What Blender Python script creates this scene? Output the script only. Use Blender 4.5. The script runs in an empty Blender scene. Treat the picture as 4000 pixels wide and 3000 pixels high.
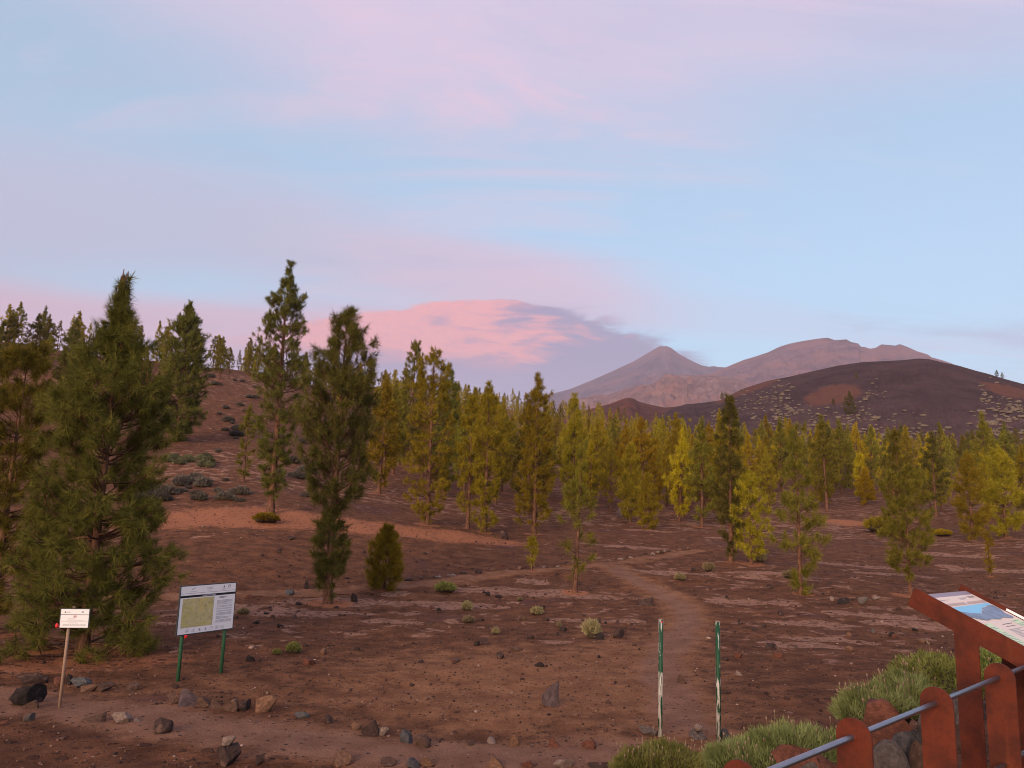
import bpy, math, random
import numpy as np
from mathutils import Vector, Matrix

# ------------------------------------------------------------------ camera
F_PX = 3006.0                       # focal length in pixels of the 4000 x 3000 photograph
PITCH, ROLL = math.radians(9.3), math.radians(1.7)
CAM_H = 4.1                         # eye height above the plain (the viewpoint is a raised terrace)
C = bpy.context.scene.collection
cF = Vector((0, math.cos(PITCH), math.sin(PITCH)))
cR0 = Vector((1, 0, 0)); cU0 = Vector((0, -math.sin(PITCH), math.cos(PITCH)))
cR = cR0*math.cos(ROLL) + cU0*math.sin(ROLL)
cU = cU0*math.cos(ROLL) - cR0*math.sin(ROLL)
CAM = Vector((0, 0, CAM_H))
cam_d = bpy.data.cameras.new('camera'); cam = bpy.data.objects.new('camera', cam_d); C.objects.link(cam)
m = Matrix((cR, cU, -cF)).transposed().to_4x4(); m.translation = CAM
cam.matrix_world = m
cam_d.sensor_fit = 'HORIZONTAL'; cam_d.sensor_width = 36.0; cam_d.lens = 36.0*F_PX/4000.0
cam_d.clip_start = 0.1; cam_d.clip_end = 60000
sc = bpy.context.scene
sc.camera = cam

# ------------------------------------------------------------------ sky, sun, exposure
SUN_AZ, SUN_EL = math.radians(-155), math.radians(15)     # behind the camera, a little to the left (azimuth from +Y towards +X)
def lin_(r, g, b):
    f = lambda c: ((c/255)/12.92 if c/255 <= .04045 else ((c/255+.055)/1.055)**2.4)
    return (f(r), f(g), f(b), 1.0)
w = bpy.data.worlds.new('World'); sc.world = w; w.use_nodes = True
class NT:
    """small helper for node trees"""
    def __init__(s, tree): s.t = tree; s.n = tree.nodes; s.l = tree.links; s.n.clear()
    def new(s, typ, **kw):
        n = s.n.new(typ)
        for k, v in kw.items(): setattr(n, k, v)
        return n
    def put(s, sock, v):
        if isinstance(v, bpy.types.NodeSocket): s.l.new(v, sock)
        elif v is not None:
            try: sock.default_value = v
            except Exception: sock.default_value = tuple(v)[:3]
    def math(s, op, a, b=None, c=None, clamp=False):
        n = s.new('ShaderNodeMath', operation=op, use_clamp=clamp)
        for i, v in enumerate((a, b, c)):
            if v is not None: s.put(n.inputs[i], v)
        return n.outputs[0]
    def ss(s, x, lo, hi):
        n = s.new('ShaderNodeMapRange', interpolation_type='SMOOTHSTEP')
        s.put(n.inputs['Value'], x); s.put(n.inputs['From Min'], lo); s.put(n.inputs['From Max'], hi)
        return n.outputs[0]
    def mix(s, fac, a, b, blend='MIX'):
        n = s.new('ShaderNodeMix', data_type='RGBA', blend_type=blend)
        s.put(n.inputs[0], fac); s.put(n.inputs[6], a); s.put(n.inputs[7], b)
        return n.outputs[2]
    def noise(s, vec, scale, detail=4, rough=.55, dist=0.0, col=False):
        n = s.new('ShaderNodeTexNoise'); s.put(n.inputs['Vector'], vec)
        n.inputs['Scale'].default_value = scale; n.inputs['Detail'].default_value = detail
        n.inputs['Roughness'].default_value = rough; n.inputs['Distortion'].default_value = dist
        return n.outputs['Color' if col else 'Fac']
    def comb(s, x, y, z=0.0):
        n = s.new('ShaderNodeCombineXYZ')
        for i, v in enumerate((x, y, z)): s.put(n.inputs[i], v)
        return n.outputs[0]
    def curve(s, x, pts):
        n = s.new('ShaderNodeFloatCurve'); cm = n.mapping; cv = cm.curves[0]
        while len(cv.points) > 2: cv.points.remove(cv.points[0])
        cv.points[0].location = pts[0]; cv.points[-1].location = pts[-1]
        for p in pts[1:-1]: cv.points.new(*p)
        cm.update(); s.put(n.inputs['Value'], x)
        return n.outputs[0]

def pix_dir(x, y):
    return (cF*F_PX + cR*(x-2000) - cU*(y-1500)).normalized()
def pix_azel(x, y):
    d = pix_dir(x, y)
    return math.degrees(math.atan2(d.x, d.y)), math.degrees(math.asin(d.z))

EV = 1.0                             # exposed for the dusk ground
SKY_K, SKY_T = .14, (.95, 1.14, 1.0)
def build_world():
    lin = lambda *c: tuple(x*1.16*2**-EV for x in lin_(*c)[:3])+(1.0,)
    g = NT(w.node_tree)
    tc = g.new('ShaderNodeTexCoord'); sep = g.new('ShaderNodeSeparateXYZ')
    g.l.new(tc.outputs['Generated'], sep.inputs[0])
    X, Y, Z = sep.outputs
    az = g.math('DEGREES', g.math('ARCTAN2', X, Y)) if False else g.math('MULTIPLY', g.math('ARCTAN2', X, Y), 57.29578)
    el = g.math('MULTIPLY', g.math('ARCSINE', Z), 57.29578)
    a01 = g.math('MULTIPLY_ADD', az, 1/360, .5)
    zz = g.math('ADD', g.math('MAXIMUM', Z, 0.0), .16)
    P = g.comb(g.math('DIVIDE', X, zz), g.math('DIVIDE', Y, zz), 0)
    sky = g.new('ShaderNodeTexSky', sky_type='NISHITA'); sky.sun_disc = False
    sky.sun_elevation = SUN_EL; sky.sun_rotation = SUN_AZ
    sky.altitude = 1900; sky.air_density = 1.0; sky.dust_density = 1.5; sky.ozone_density = 1.5
    base = g.mix(1.0, sky.outputs[0], (SKY_K*SKY_T[0], SKY_K*SKY_T[1], SKY_K*SKY_T[2], 1), 'MULTIPLY')
    base = g.mix(.52, base, lin(188, 211, 232))          # a thin even veil over the whole sky
    # high thin veil clouds all round the sky, streaks running across the view
    n1 = g.noise(P, .55, 5, .55, .6)
    map1 = g.new('ShaderNodeMapping'); map1.inputs['Scale'].default_value = (.5, 1.7, 1); map1.inputs['Rotation'].default_value = (0, 0, math.radians(-18))
    g.l.new(P, map1.inputs[0])
    n2 = g.noise(map1.outputs[0], .9, 6, .6, .8)
    wob = g.math('SUBTRACT', n1, .5); wob2 = g.math('SUBTRACT', n2, .5)
    def elcurve(pts, ends):
        q = [(0.0, ends/90.0)] + [((pix_azel(x, y)[0])/360+.5, pix_azel(x, y)[1]/90.0) for x, y in pts] + [(1.0, ends/90.0)]
        return g.math('MULTIPLY', g.curve(a01, q), 90.0)
    pinkveil = lin(216, 196, 222); lilac = lin(188, 192, 216); rose = lin(218, 184, 206)
    # upper veil
    EA = elcurve([(-400, -500), (300, 20), (1000, 300), (1600, 520), (2200, 560), (2900, 480), (3500, 330), (4300, 150)], 45)
    mA = g.ss(g.math('ADD', g.math('SUBTRACT', el, EA), g.math('MULTIPLY_ADD', wob, 16, g.math('MULTIPLY', wob2, 9))), -4.5, 6.0)
    mA = g.math('MULTIPLY', mA, .93)
    colA = g.mix(g.ss(n2, .35, .7), lin(206, 198, 224), lin(226, 196, 218))
    c = g.mix(mA, base, colA)
    # middle band sinking to the right
    EB = elcurve([(-400, 800), (0, 820), (800, 880), (1500, 1010), (2300, 1130), (3000, 1230), (3700, 1330)], 14)
    hw = g.math('MULTIPLY_ADD', g.math('SUBTRACT', 0.0, az), .055, 2.7)
    hw = g.math('MAXIMUM', hw, 1.0)
    dB = g.math('ABSOLUTE', g.math('ADD', g.math('SUBTRACT', el, EB), g.math('MULTIPLY_ADD', wob, 4, g.math('MULTIPLY', wob2, 4))))
    mB = g.math('MULTIPLY', g.math('MULTIPLY', g.ss(g.math('DIVIDE', dB, hw), 1.5, .25), .8), g.math('MULTIPLY_ADD', g.ss(az, 17, 2), .75, .25))
    c = g.mix(mB, c, g.mix(g.ss(az, -25, 5), lilac, lin(226, 194, 214)))
    # rose veil low on the left
    EC = elcurve([(-400, 1010), (0, 1060), (400, 1110), (800, 1130), (1200, 1150), (1500, 1170), (2200, 1330), (2600, 1420), (3000, 1500)], 8)
    mC = g.ss(g.math('ADD', g.math('SUBTRACT', EC, el), g.math('MULTIPLY', wob2, 3.0)), -.6, 1.6)
    mC = g.math('MULTIPLY', mC, .74)
    c = g.mix(mC, c, g.mix(g.ss(el, 12, 16), lin(232, 176, 192), rose))
    # fine pink and white wisps inside the veils
    map3 = g.new('ShaderNodeMapping'); map3.inputs['Scale'].default_value = (.8, 3.4, 1); map3.inputs['Rotation'].default_value = (0, 0, math.radians(-24)); g.l.new(P, map3.inputs[0])
    n6 = g.noise(map3.outputs[0], 1.1, 8, .66, 1.2); n7 = g.noise(P, .9, 4, .5, .5)
    wisp = g.math('MULTIPLY', g.ss(n6, .47, .64), g.ss(n7, .40, .58))
    c = g.mix(g.math('MULTIPLY', wisp, g.math('MULTIPLY_ADD', mA, .7, .3)), c, lin(240, 200, 216))
    shade = g.math('MULTIPLY', g.ss(n6, .48, .34), g.ss(n7, .42, .58))
    c = g.mix(g.math('MULTIPLY', shade, .45), c, lin(176, 186, 216))
    # heavier pink evening cloud over the saddle
    ET = elcurve([(800, 1330), (1000, 1290), (1150, 1262), (1220, 1250), (1330, 1225), (1440, 1212), (1560, 1206), (1610, 1188), (1700, 1170), (1770, 1164), (1808, 1178), (1840, 1166), (1990, 1167), (2110, 1186), (2250, 1206), (2400, 1246), (2540, 1300), (2680, 1345), (2800, 1420), (3000, 1600)], 1)
    map2 = g.new('ShaderNodeMapping'); map2.inputs['Scale'].default_value = (.16, .75, 1); map2.inputs['Rotation'].default_value = (0, 0, math.radians(7))
    g.put(map2.inputs[0], g.comb(az, el, 0))
    n3 = g.noise(map2.outputs[0], 1.6, 6, .6, .7)
    n4 = g.noise(map2.outputs[0], .7, 4, .5, .4)
    n5 = g.noise(g.comb(g.math('MULTIPLY', az, .55), g.math('MULTIPLY', el, 1.6), 0), 1.0, 5, .6)
    top = g.math('SUBTRACT', ET, el)
    soft = g.math('MULTIPLY_ADD', g.ss(az, 2, 9), .9, .28)
    mD = g.ss(g.math('DIVIDE', g.math('ADD', top, g.math('ADD', g.math('MULTIPLY', g.math('SUBTRACT', n3, .5), g.math('MULTIPLY_ADD', g.ss(az, 0, 8), 3.2, .5)), g.math('MULTIPLY', g.math('SUBTRACT', n5, .5), .9))), soft), -.2, 1.0)
    fade = g.math('MULTIPLY', g.ss(az, 17, 12), g.ss(az, -23, -15))
    mD = g.math('MULTIPLY', g.math('MULTIPLY', mD, fade), g.math('MULTIPLY_ADD', g.ss(el, 8.5, 12), .15, .85))
    lit = g.math('ADD', g.math('MULTIPLY_ADD', g.math('SUBTRACT', n3, .5), 1.9, g.math('MULTIPLY', g.math('SUBTRACT', n4, .5), 1.9)), g.math('MULTIPLY', g.ss(az, 10, -8), 1.2))
    low = g.ss(g.math('ADD', el, g.math('MULTIPLY', g.math('SUBTRACT', n3, .5), 2.5)), 10.2, 11.7)
    pink = g.math('MULTIPLY', g.ss(lit, .2, .95), g.math('MULTIPLY_ADD', low, .95, .05))
    under = g.mix(g.ss(el, 8.5, 12.5), lin(160, 168, 202), lin(164, 152, 186)); under = g.mix(g.ss(az, -2, 9), under, lin(160, 160, 192))
    n8 = g.noise(g.comb(g.math('MULTIPLY', az, .7), g.math('MULTIPLY', el, 2.2), 3.0), 1.6, 6, .62, .6)
    pink = g.math('MULTIPLY', pink, g.math('MULTIPLY_ADD', g.ss(n8, .32, .56), .25, .75))
    colD = g.mix(pink, under, lin(255, 176, 176))
    c = g.mix(mD, c, colD)
    bg = g.new('ShaderNodeBackground'); g.put(bg.inputs[0], c); bg.inputs[1].default_value = 1.0
    out = g.new('ShaderNodeOutputWorld'); g.l.new(bg.outputs[0], out.inputs[0])
build_world()
w.cycles.sampling_method = 'MANUAL'; w.cycles.sample_map_resolution = 512

sun_d = bpy.data.lights.new('sun', 'SUN'); sun_d.energy = 2.5; sun_d.angle = math.radians(28); sun_d.color = (1.0, .70, .45)
sun = bpy.data.objects.new('sun', sun_d); C.objects.link(sun)
sdir = Vector((math.sin(SUN_AZ)*math.cos(SUN_EL), math.cos(SUN_AZ)*math.cos(SUN_EL), math.sin(SUN_EL)))
sun.rotation_euler = sdir.to_track_quat('Z', 'Y').to_euler()
sc.view_settings.view_transform = 'Standard'; sc.view_settings.look = 'None'
sc.view_settings.exposure = EV; sc.view_settings.gamma = 1.0; sc.view_settings.use_curve_mapping = False
sc.cycles.use_denoising = True; sc.cycles.filter_width = 1.0; sc.cycles.denoising_prefilter = 'ACCURATE'; sc.cycles.denoising_input_passes = 'RGB_ALBEDO_NORMAL'
sc.cycles.max_bounces = 6; sc.cycles.diffuse_bounces = 3; sc.cycles.transparent_max_bounces = 8
sc.cycles.volume_bounces = 0; sc.cycles.use_adaptive_sampling = True; sc.cycles.adaptive_threshold = .01

# ------------------------------------------------------------------ helpers
def tag(o, label=None, cat=None, group=None, kind=None):
    if label: o['label'] = label
    if cat: o['category'] = cat
    if group: o['group'] = group
    if kind: o['kind'] = kind
    return o
def empty(name, loc, label=None, cat=None, group=None, rz=0.0):
    o = bpy.data.objects.new(name, None); C.objects.link(o); o.location = loc; o.rotation_euler = (0, 0, rz)
    o.empty_display_size = .1
    return tag(o, label, cat, group)
def link(name, me, parent=None, mat=None):
    o = bpy.data.objects.new(name, me); C.objects.link(o)
    if parent: o.parent = parent
    if mat and not me.materials: me.materials.append(mat)
    return o
def np_mesh(name, v, tris=None, quads=None, smooth=False, attrs=None):
    """fast mesh from numpy arrays"""
    me = bpy.data.meshes.new(name)
    v = np.asarray(v, np.float32)
    nt = 0 if tris is None else len(tris); nq = 0 if quads is None else len(quads)
    me.vertices.add(len(v)); me.vertices.foreach_set('co', v.ravel())
    parts, ls, lt = [], [], []
    if nt: parts.append(np.asarray(tris, np.int32).ravel()); ls.append(np.arange(nt)*3); lt.append(np.full(nt, 3))
    if nq: parts.append(np.asarray(quads, np.int32).ravel()); ls.append(nt*3+np.arange(nq)*4); lt.append(np.full(nq, 4))
    idx = np.concatenate(parts)
    me.loops.add(len(idx)); me.loops.foreach_set('vertex_index', idx)
    me.polygons.add(nt+nq); me.polygons.foreach_set('loop_start', np.concatenate(ls).astype(np.int32))
    me.update(calc_edges=True)
    if smooth: me.polygons.foreach_set('use_smooth', np.ones(nt+nq, bool))
    for k, a in (attrs or {}).items():
        at = me.attributes.new(k, 'FLOAT', 'POINT'); at.data.foreach_set('value', np.asarray(a, np.float32))
    me.validate()
    return me

def hash2(ix, iy, seed):
    h = (ix.astype(np.int64)*374761393 + iy.astype(np.int64)*668265263 + seed*1442695041) & 0xFFFFFFFF
    h = ((h ^ (h >> 13))*1274126177) & 0xFFFFFFFF
    h = h ^ (h >> 16)
    return (h & 0xFFFF)/65535.0
def vnoise(x, y, seed=0):
    x = np.asarray(x, float); y = np.asarray(y, float)
    ix = np.floor(x); iy = np.floor(y); fx = x-ix; fy = y-iy
    fx = fx*fx*fx*(fx*(fx*6-15)+10); fy = fy*fy*fy*(fy*(fy*6-15)+10)
    a = hash2(ix, iy, seed); b = hash2(ix+1, iy, seed); c = hash2(ix, iy+1, seed); d = hash2(ix+1, iy+1, seed)
    return (a*(1-fx)+b*fx)*(1-fy) + (c*(1-fx)+d*fx)*fy
def fbm(x, y, seed=0, oct=4, rough=.5):
    s = 0; amp = 1; tot = 0
    for i in range(oct):
        s = s+amp*vnoise(x*(2**i)+i*17.3, y*(2**i)-i*9.1, seed+i); tot += amp; amp *= rough
    return s/tot - .5
def sstep(x, a, b):
    t = np.clip((np.asarray(x, float)-a)/(b-a), 0, 1); return t*t*(3-2*t)

# ------------------------------------------------------------------ terrain height
TX = [-900, 0, 500, 1000, 1500, 2000, 2500, 3000, 3500, 4000, 4900]
TD = [12, 36, 55, 75, 100, 130, 170, 220, 300, 420, 600, 1000, 3000, 12500]
TZ = [
 [-4.1, -3.9, -2.2, 1.2, 7.0, 15.5, 28.0, 33.0, 33, 30, 25, 15, 0, 0],
 [-4.1, -3.9, -2.2, 1.2, 7.0, 15.5, 28.5, 34.0, 33, 30, 25, 15, 0, 0],
 [-4.1, -4.0, -1.6, 1.8, 7.5, 16.0, 28.5, 34.0, 33, 30, 25, 15, 0, 0],
 [-4.1, -4.1, -1.0, 2.2, 7.5, 15.5, 27.5, 36.0, 38, 34, 28, 20, 0, 0],
 [-4.1, -4.2, -1.6, 0.4, 3.8, 9.0, 17.5, 29.0, 48, 56, 50, 40, 20, 0],
 [-4.1, -4.2, -2.3, -.6, 1.6, 5.2, 10.5, 18.0, 32, 58, 64, 60, 60, 40],
 [-4.1, -4.1, -2.5, -1., 1.0, 4.0, 8.7, 15.5, 27, 46, 60, 70, 150, 200],
 [-4.1, -4.0, -2.7, -1.2, .7, 3.4, 7.7, 14.0, 23, 33, 40, 60, 200, 300],
 [-4.1, -3.9, -2.8, -1.5, .2, 2.7, 6.8, 12.5, 22, 30, 38, 60, 200, 300],
 [-4.1, -3.9, -2.8, -1.5, .2, 2.7, 6.8, 12.5, 22, 30, 36, 50, 100, 100],
 [-4.1, -3.9, -2.8, -1.5, .2, 2.7, 6.8, 12.5, 20, 26, 30, 30, 30, 30]]
NA, ND = 181, 240
_az_cols = np.radians([pix_azel(x, 1990)[0] for x in TX])
_azg = np.radians(np.linspace(-180, 180, NA*2-1)); _ldg = np.linspace(math.log(6), math.log(12500), ND)
_t1 = np.array([np.interp(_ldg, np.log(TD), r) for r in TZ])                       # columns x log-distance
_tab = np.empty((len(_azg), ND))
for j in range(ND):
    # blend back to a gentle plain behind the camera
    xs = np.concatenate(([-math.pi, -2.2], _az_cols, [2.2, math.pi])); back = min(-4.1, -4.1)
    _tab[:, j] = np.interp(_azg, xs, np.concatenate(([back, back], _t1[:, j], [back, back])))
def _blur(a, axis, n):
    k = np.hanning(n+2)[1:-1]; k /= k.sum()
    p = [(0, 0), (0, 0)]; p[axis] = (n//2, n//2)
    ap = np.pad(a, p, mode='edge')
    return np.apply_along_axis(lambda m_: np.convolve(m_, k, 'valid'), axis, ap)
_tab = _blur(_blur(_tab, 1, 17), 0, 9)
RAIL0 = np.array([0.793, 2.67]); RAILD = np.array([.779, .627]); RAILN = np.array([-.627, .779])
def terrace(X, Y):
    q = (X-RAIL0[0])*RAILN[0] + (Y-RAIL0[1])*RAILN[1]
    wob = fbm(X*.5, Y*.5, 91, 3)*.7
    t = q + wob*sstep(q, .3, 1.5)
    h = 2.45 - .56*np.clip(t-1.25, 0, None)
    return np.where(h > .25, h, .25*np.exp(np.clip((h-.25)/.25, -30, 0)))
def ground_z(X, Y, fine=True):
    X = np.asarray(X, float); Y = np.asarray(Y, float)
    d = np.hypot(X, Y)+1e-9; a = np.arctan2(X, Y)
    fa = (a+math.pi)/(2*math.pi)*(len(_azg)-1); fd = (np.log(np.clip(d, 6.01, 12400))-_ldg[0])/(_ldg[-1]-_ldg[0])*(ND-1)
    ia = np.clip(fa.astype(int), 0, len(_azg)-2); jd = np.clip(fd.astype(int), 0, ND-2); fa = fa-ia; fd = fd-jd
    z = (_tab[ia, jd]*(1-fa)+_tab[ia+1, jd]*fa)*(1-fd) + (_tab[ia, jd+1]*(1-fa)+_tab[ia+1, jd+1]*fa)*fd
    z = z + CAM_H + terrace(X, Y)
    z = z + fbm(X/60, Y/60, 5, 3)*np.clip((d-60)/200, 0, 1)*7
    z = z + fbm(X/9, Y/9, 11, 3)*(.12+.6*sstep(d, 40, 110))*sstep(d, 9, 16)
    if fine:
        z = z + fbm(X/1.7, Y/1.7, 23, 4, .55)*.17*sstep(d, 6, 11) + (np.abs(fbm(X/3.1, Y/3.1, 37, 3))-.12)*.35*sstep(d, 24, 45)
    return z
def gz(x, y): return float(ground_z(np.array([x]), np.array([y]))[0])
_md = np.concatenate((np.arange(4.5, 40, .05), np.geomspace(40, 1200, 1500)))
def hit(x, y, dmin=4.5):
    """point of the ground seen at a pixel of the photograph"""
    d = pix_dir(x, y); h = math.hypot(d.x, d.y)
    t = _md/h
    zr = CAM_H + d.z*t; zg = ground_z(d.x*t, d.y*t)
    k = np.nonzero((zr < zg) & (_md >= dmin))[0]
    k = k[0] if len(k) else len(_md)-1
    return Vector((d.x*t[k], d.y*t[k], zg[k]))
def at_depth(x, y, Z):
    """pixel at a depth along the optical axis, for things whose distance follows from their usual size"""
    return CAM + (cF*F_PX + cR*(x-2000) - cU*(y-1500))*(Z/F_PX)

# ------------------------------------------------------------------ materials
def mat(name):
    m_ = bpy.data.materials.new(name); m_.use_nodes = True
    return m_, NT(m_.node_tree)
def finish(g, bsdf):
    o = g.new('ShaderNodeOutputMaterial'); g.l.new(bsdf, o.inputs[0])
def principled(g, col, rough=.9, metal=0.0, bump=None, bstr=.4, bdist=.02, spec=.3):
    p = g.new('ShaderNodeBsdfPrincipled'); g.put(p.inputs['Base Color'], col); g.put(p.inputs['Roughness'], rough)
    g.put(p.inputs['Metallic'], metal); p.inputs['Specular IOR Level'].default_value = spec
    if bump is not None:
        b = g.new('ShaderNodeBump'); b.inputs['Strength'].default_value = bstr; b.inputs['Distance'].default_value = bdist
        g.put(b.inputs['Height'], bump); g.l.new(b.outputs[0], p.inputs['Normal'])
    return p
def attr(g, name, col=False):
    n = g.new('ShaderNodeAttribute'); n.attribute_name = name
    return n.outputs['Color' if col else 'Fac']
def plain(name, rgb, rough=.7, metal=0.0, var=.15, scale=30):
    m_, g = mat(name); tc = g.new('ShaderNodeTexCoord')
    n = g.noise(tc.outputs['Object'], scale, 4)
    c = g.mix(n, tuple(x*(1-var) for x in rgb[:3])+(1,), tuple(min(1, x*(1+var)) for x in rgb[:3])+(1,))
    finish(g, principled(g, c, rough, metal, n, .15, .003).outputs[0])
    return m_

def ground_material():
    m_, g = mat('cinder_ground')
    geo = g.new('ShaderNodeNewGeometry'); P = geo.outputs['Position']
    big = g.noise(P, .22, 5, .6); mid = g.noise(P, 1.3, 6, .62); fine = g.noise(P, 8, 6, .72); grain = g.noise(P, 34, 4, .7)
    cind = g.mix(g.ss(mid, .3, .7), (.084, .0335, .0160, 1), (.182, .076, .0370, 1))
    cind = g.mix(g.math('MULTIPLY', g.ss(fine, .52, .75), .55), cind, (.035, .019, .018, 1))
    cind = g.mix(g.ss(big, .56, .72), cind, (.105, .047, .040, 1))
    # walked-on soil
    tr = attr(g, 'trod')
    soil = g.mix(g.ss(mid, .3, .72), (.200, .087, .042, 1), (.318, .152, .076, 1))
    soil = g.mix(g.math('MULTIPLY', g.ss(fine, .5, .75), .5), soil, (.085, .038, .026, 1))
    m1 = g.math('MULTIPLY', g.ss(g.math('ADD', tr, g.math('MULTIPLY', g.math('SUBTRACT', mid, .5), .9)), .1, .95), .9)
    c = g.mix(m1, cind, soil)
    # the beaten line of the paths
    wk = attr(g, 'walk')
    pc = g.mix(g.ss(mid, .3, .7), (.192, .094, .059, 1), (.270, .142, .092, 1))
    pc = g.mix(g.math('MULTIPLY', g.ss(fine, .52, .75), .4), pc, (.085, .045, .036, 1))
    mw = g.ss(g.math('ADD', wk, g.math('MULTIPLY', g.math('SUBTRACT', mid, .5), .9)), .05, .95)
    c = g.mix(mw, c, pc)
    # pale hardened patches
    pa = attr(g, 'patch')
    st = g.new('ShaderNodeMapping'); st.inputs['Scale'].default_value = (.8, .95, 1.0); g.l.new(P, st.inputs[0])
    pn = g.noise(st.outputs[0], 1.15, 6, .6, .3)
    m2 = g.ss(g.math('ADD', g.math('MULTIPLY', g.math('SUBTRACT', pn, .5), 2.2), g.math('MULTIPLY', g.math('SUBTRACT', pa, .5), 1.5)), .07, .20)
    m2 = g.math('MULTIPLY', m2, g.math('MULTIPLY_ADD', g.ss(fine, .60, .42), .55, .45)); m2 = g.math('MULTIPLY', m2, g.ss(g.noise(P, 3.4, 5, .7), .36, .50))
    c = g.mix(m2, c, g.mix(mid, (.270, .138, .092, 1), (.430, .250, .180, 1)))
    # rust-coloured needle litter
    li = attr(g, 'litter')
    m3 = g.ss(g.math('ADD', li, g.math('MULTIPLY', g.math('SUBTRACT', g.noise(P, 2.2, 6, .68), .5), 1.25)), .3, .75)
    c = g.mix(g.math('MULTIPLY', m3, .92), c, g.mix(fine, (.28, .098, .044, 1), (.44, .185, .095, 1)))
    # bits: pale chips and dark clinkers
    vo = g.new('ShaderNodeTexVoronoi'); vo.inputs['Scale'].default_value = 9; g.l.new(P, vo.inputs['Vector'])
    sv = g.new('ShaderNodeSeparateColor'); g.l.new(vo.outputs['Color'], sv.inputs[0])
    chip = g.math('MULTIPLY', g.ss(vo.outputs['Distance'], .30, .18), g.math('GREATER_THAN', sv.outputs[0], .955))
    c = g.mix(g.math('MULTIPLY', chip, .7), c, (.36, .25, .21, 1))
    dark = g.math('MULTIPLY', g.ss(vo.outputs['Distance'], .42, .28), g.math('LESS_THAN', sv.outputs[0], .14))
    c = g.mix(g.math('MULTIPLY', dark, .8), c, (.030, .018, .017, 1))
    v2 = g.new('ShaderNodeTexVoronoi'); v2.inputs['Scale'].default_value = 3.6; g.l.new(P, v2.inputs['Vector'])
    s2 = g.new('ShaderNodeSeparateColor'); g.l.new(v2.outputs['Color'], s2.inputs[0])
    rub = g.math('MULTIPLY', g.ss(g.math('ADD', v2.outputs['Distance'], g.math('MULTIPLY', g.math('SUBTRACT', fine, .5), .5)), .40, .26), g.math('GREATER_THAN', s2.outputs[1], .66))
    rub = g.math('MULTIPLY', rub, g.math('SUBTRACT', 1.0, g.math('MAXIMUM', m1, mw), clamp=True))
    c = g.mix(g.math('MULTIPLY', rub, .6), c, g.mix(s2.outputs[2], (.030, .016, .013, 1), (.105, .050, .036, 1)))
    c = g.mix(g.math('MULTIPLY', g.ss(grain, .47, .66), .5), c, (.028, .015, .012, 1)); c = g.mix(g.math('MULTIPLY', g.ss(grain, .46, .30), .35), c, (.17, .098, .074, 1))
    h = g.math('ADD', g.math('MULTIPLY', fine, .6), g.math('MULTIPLY', grain, .25))
    h = g.math('ADD', h, g.math('MULTIPLY_ADD', mid, .8, g.math('MULTIPLY', rub, .7)))
    finish(g, principled(g, c, .95, 0, h, 1.0, .11, .12).outputs[0])
    return m_
def rock_material():
    m_, g = mat('lava_rock')
    tc = g.new('ShaderNodeTexCoord'); oi = g.new('ShaderNodeObjectInfo')
    ad = g.new('ShaderNodeVectorMath', operation='ADD'); g.l.new(tc.outputs['Object'], ad.inputs[0])
    g.put(ad.inputs[1], g.comb(g.math('MULTIPLY', oi.outputs['Random'], 37), 0, 0))
    P = ad.outputs[0]
    n = g.noise(P, 5, 6, .65); f = g.noise(P, 24, 5, .7); big = g.noise(P, 1.8, 3, .5)
    base = oi.outputs['Color']
    c = g.mix(g.ss(n, .35, .7), g.mix(1, base, (.62, .6, .6, 1), 'MULTIPLY'), g.mix(1, base, (1.28, 1.22, 1.2, 1), 'MULTIPLY'))
    c = g.mix(g.math('MULTIPLY', g.ss(f, .5, .72), .5), c, g.mix(1, base, (.4, .38, .38, 1), 'MULTIPLY'))
    c = g.mix(g.math('MULTIPLY', g.ss(big, .58, .7), .5), c, (.19, .11, .085, 1))
    finish(g, principled(g, c, .92, 0, g.math('ADD', n, g.math('MULTIPLY', f, .45)), .8, .05, .2).outputs[0])
    return m_
def needle_material(name, a, b, tr=.3):
    m_, g = mat(name); oi = g.new('ShaderNodeObjectInfo'); t = attr(g, 'tint')
    c = g.mix(t, a+(1,), b+(1,))
    hs = g.new('ShaderNodeHueSaturation'); g.put(hs.inputs['Hue'], g.math('MULTIPLY_ADD', oi.outputs['Random'], .035, .4825))
    g.put(hs.inputs['Value'], g.math('MULTIPLY_ADD', oi.outputs['Random'], .5, .75)); g.put(hs.inputs['Color'], c)
    d = g.new('ShaderNodeBsdfDiffuse'); g.l.new(hs.outputs[0], d.inputs[0])
    t_ = g.new('ShaderNodeBsdfTranslucent'); g.l.new(hs.outputs[0], t_.inputs[0])
    mx = g.new('ShaderNodeMixShader'); mx.inputs[0].default_value = tr
    g.l.new(d.outputs[0], mx.inputs[1]); g.l.new(t_.outputs[0], mx.inputs[2])
    finish(g, mx.outputs[0]); return m_
def bark_material():
    m_, g = mat('pine_bark'); geo = g.new('ShaderNodeNewGeometry')
    mp = g.new('ShaderNodeMapping'); mp.inputs['Scale'].default_value = (6, 6, 1.5); g.l.new(geo.outputs['Position'], mp.inputs[0])
    n = g.noise(mp.outputs[0], 2.5, 6, .65)
    c = g.mix(g.ss(n, .35, .7), (.070, .034, .024, 1), (.200, .098, .066, 1))
    finish(g, principled(g, c, .95, 0, n, .8, .03, .1).outputs[0]); return m_
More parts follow.
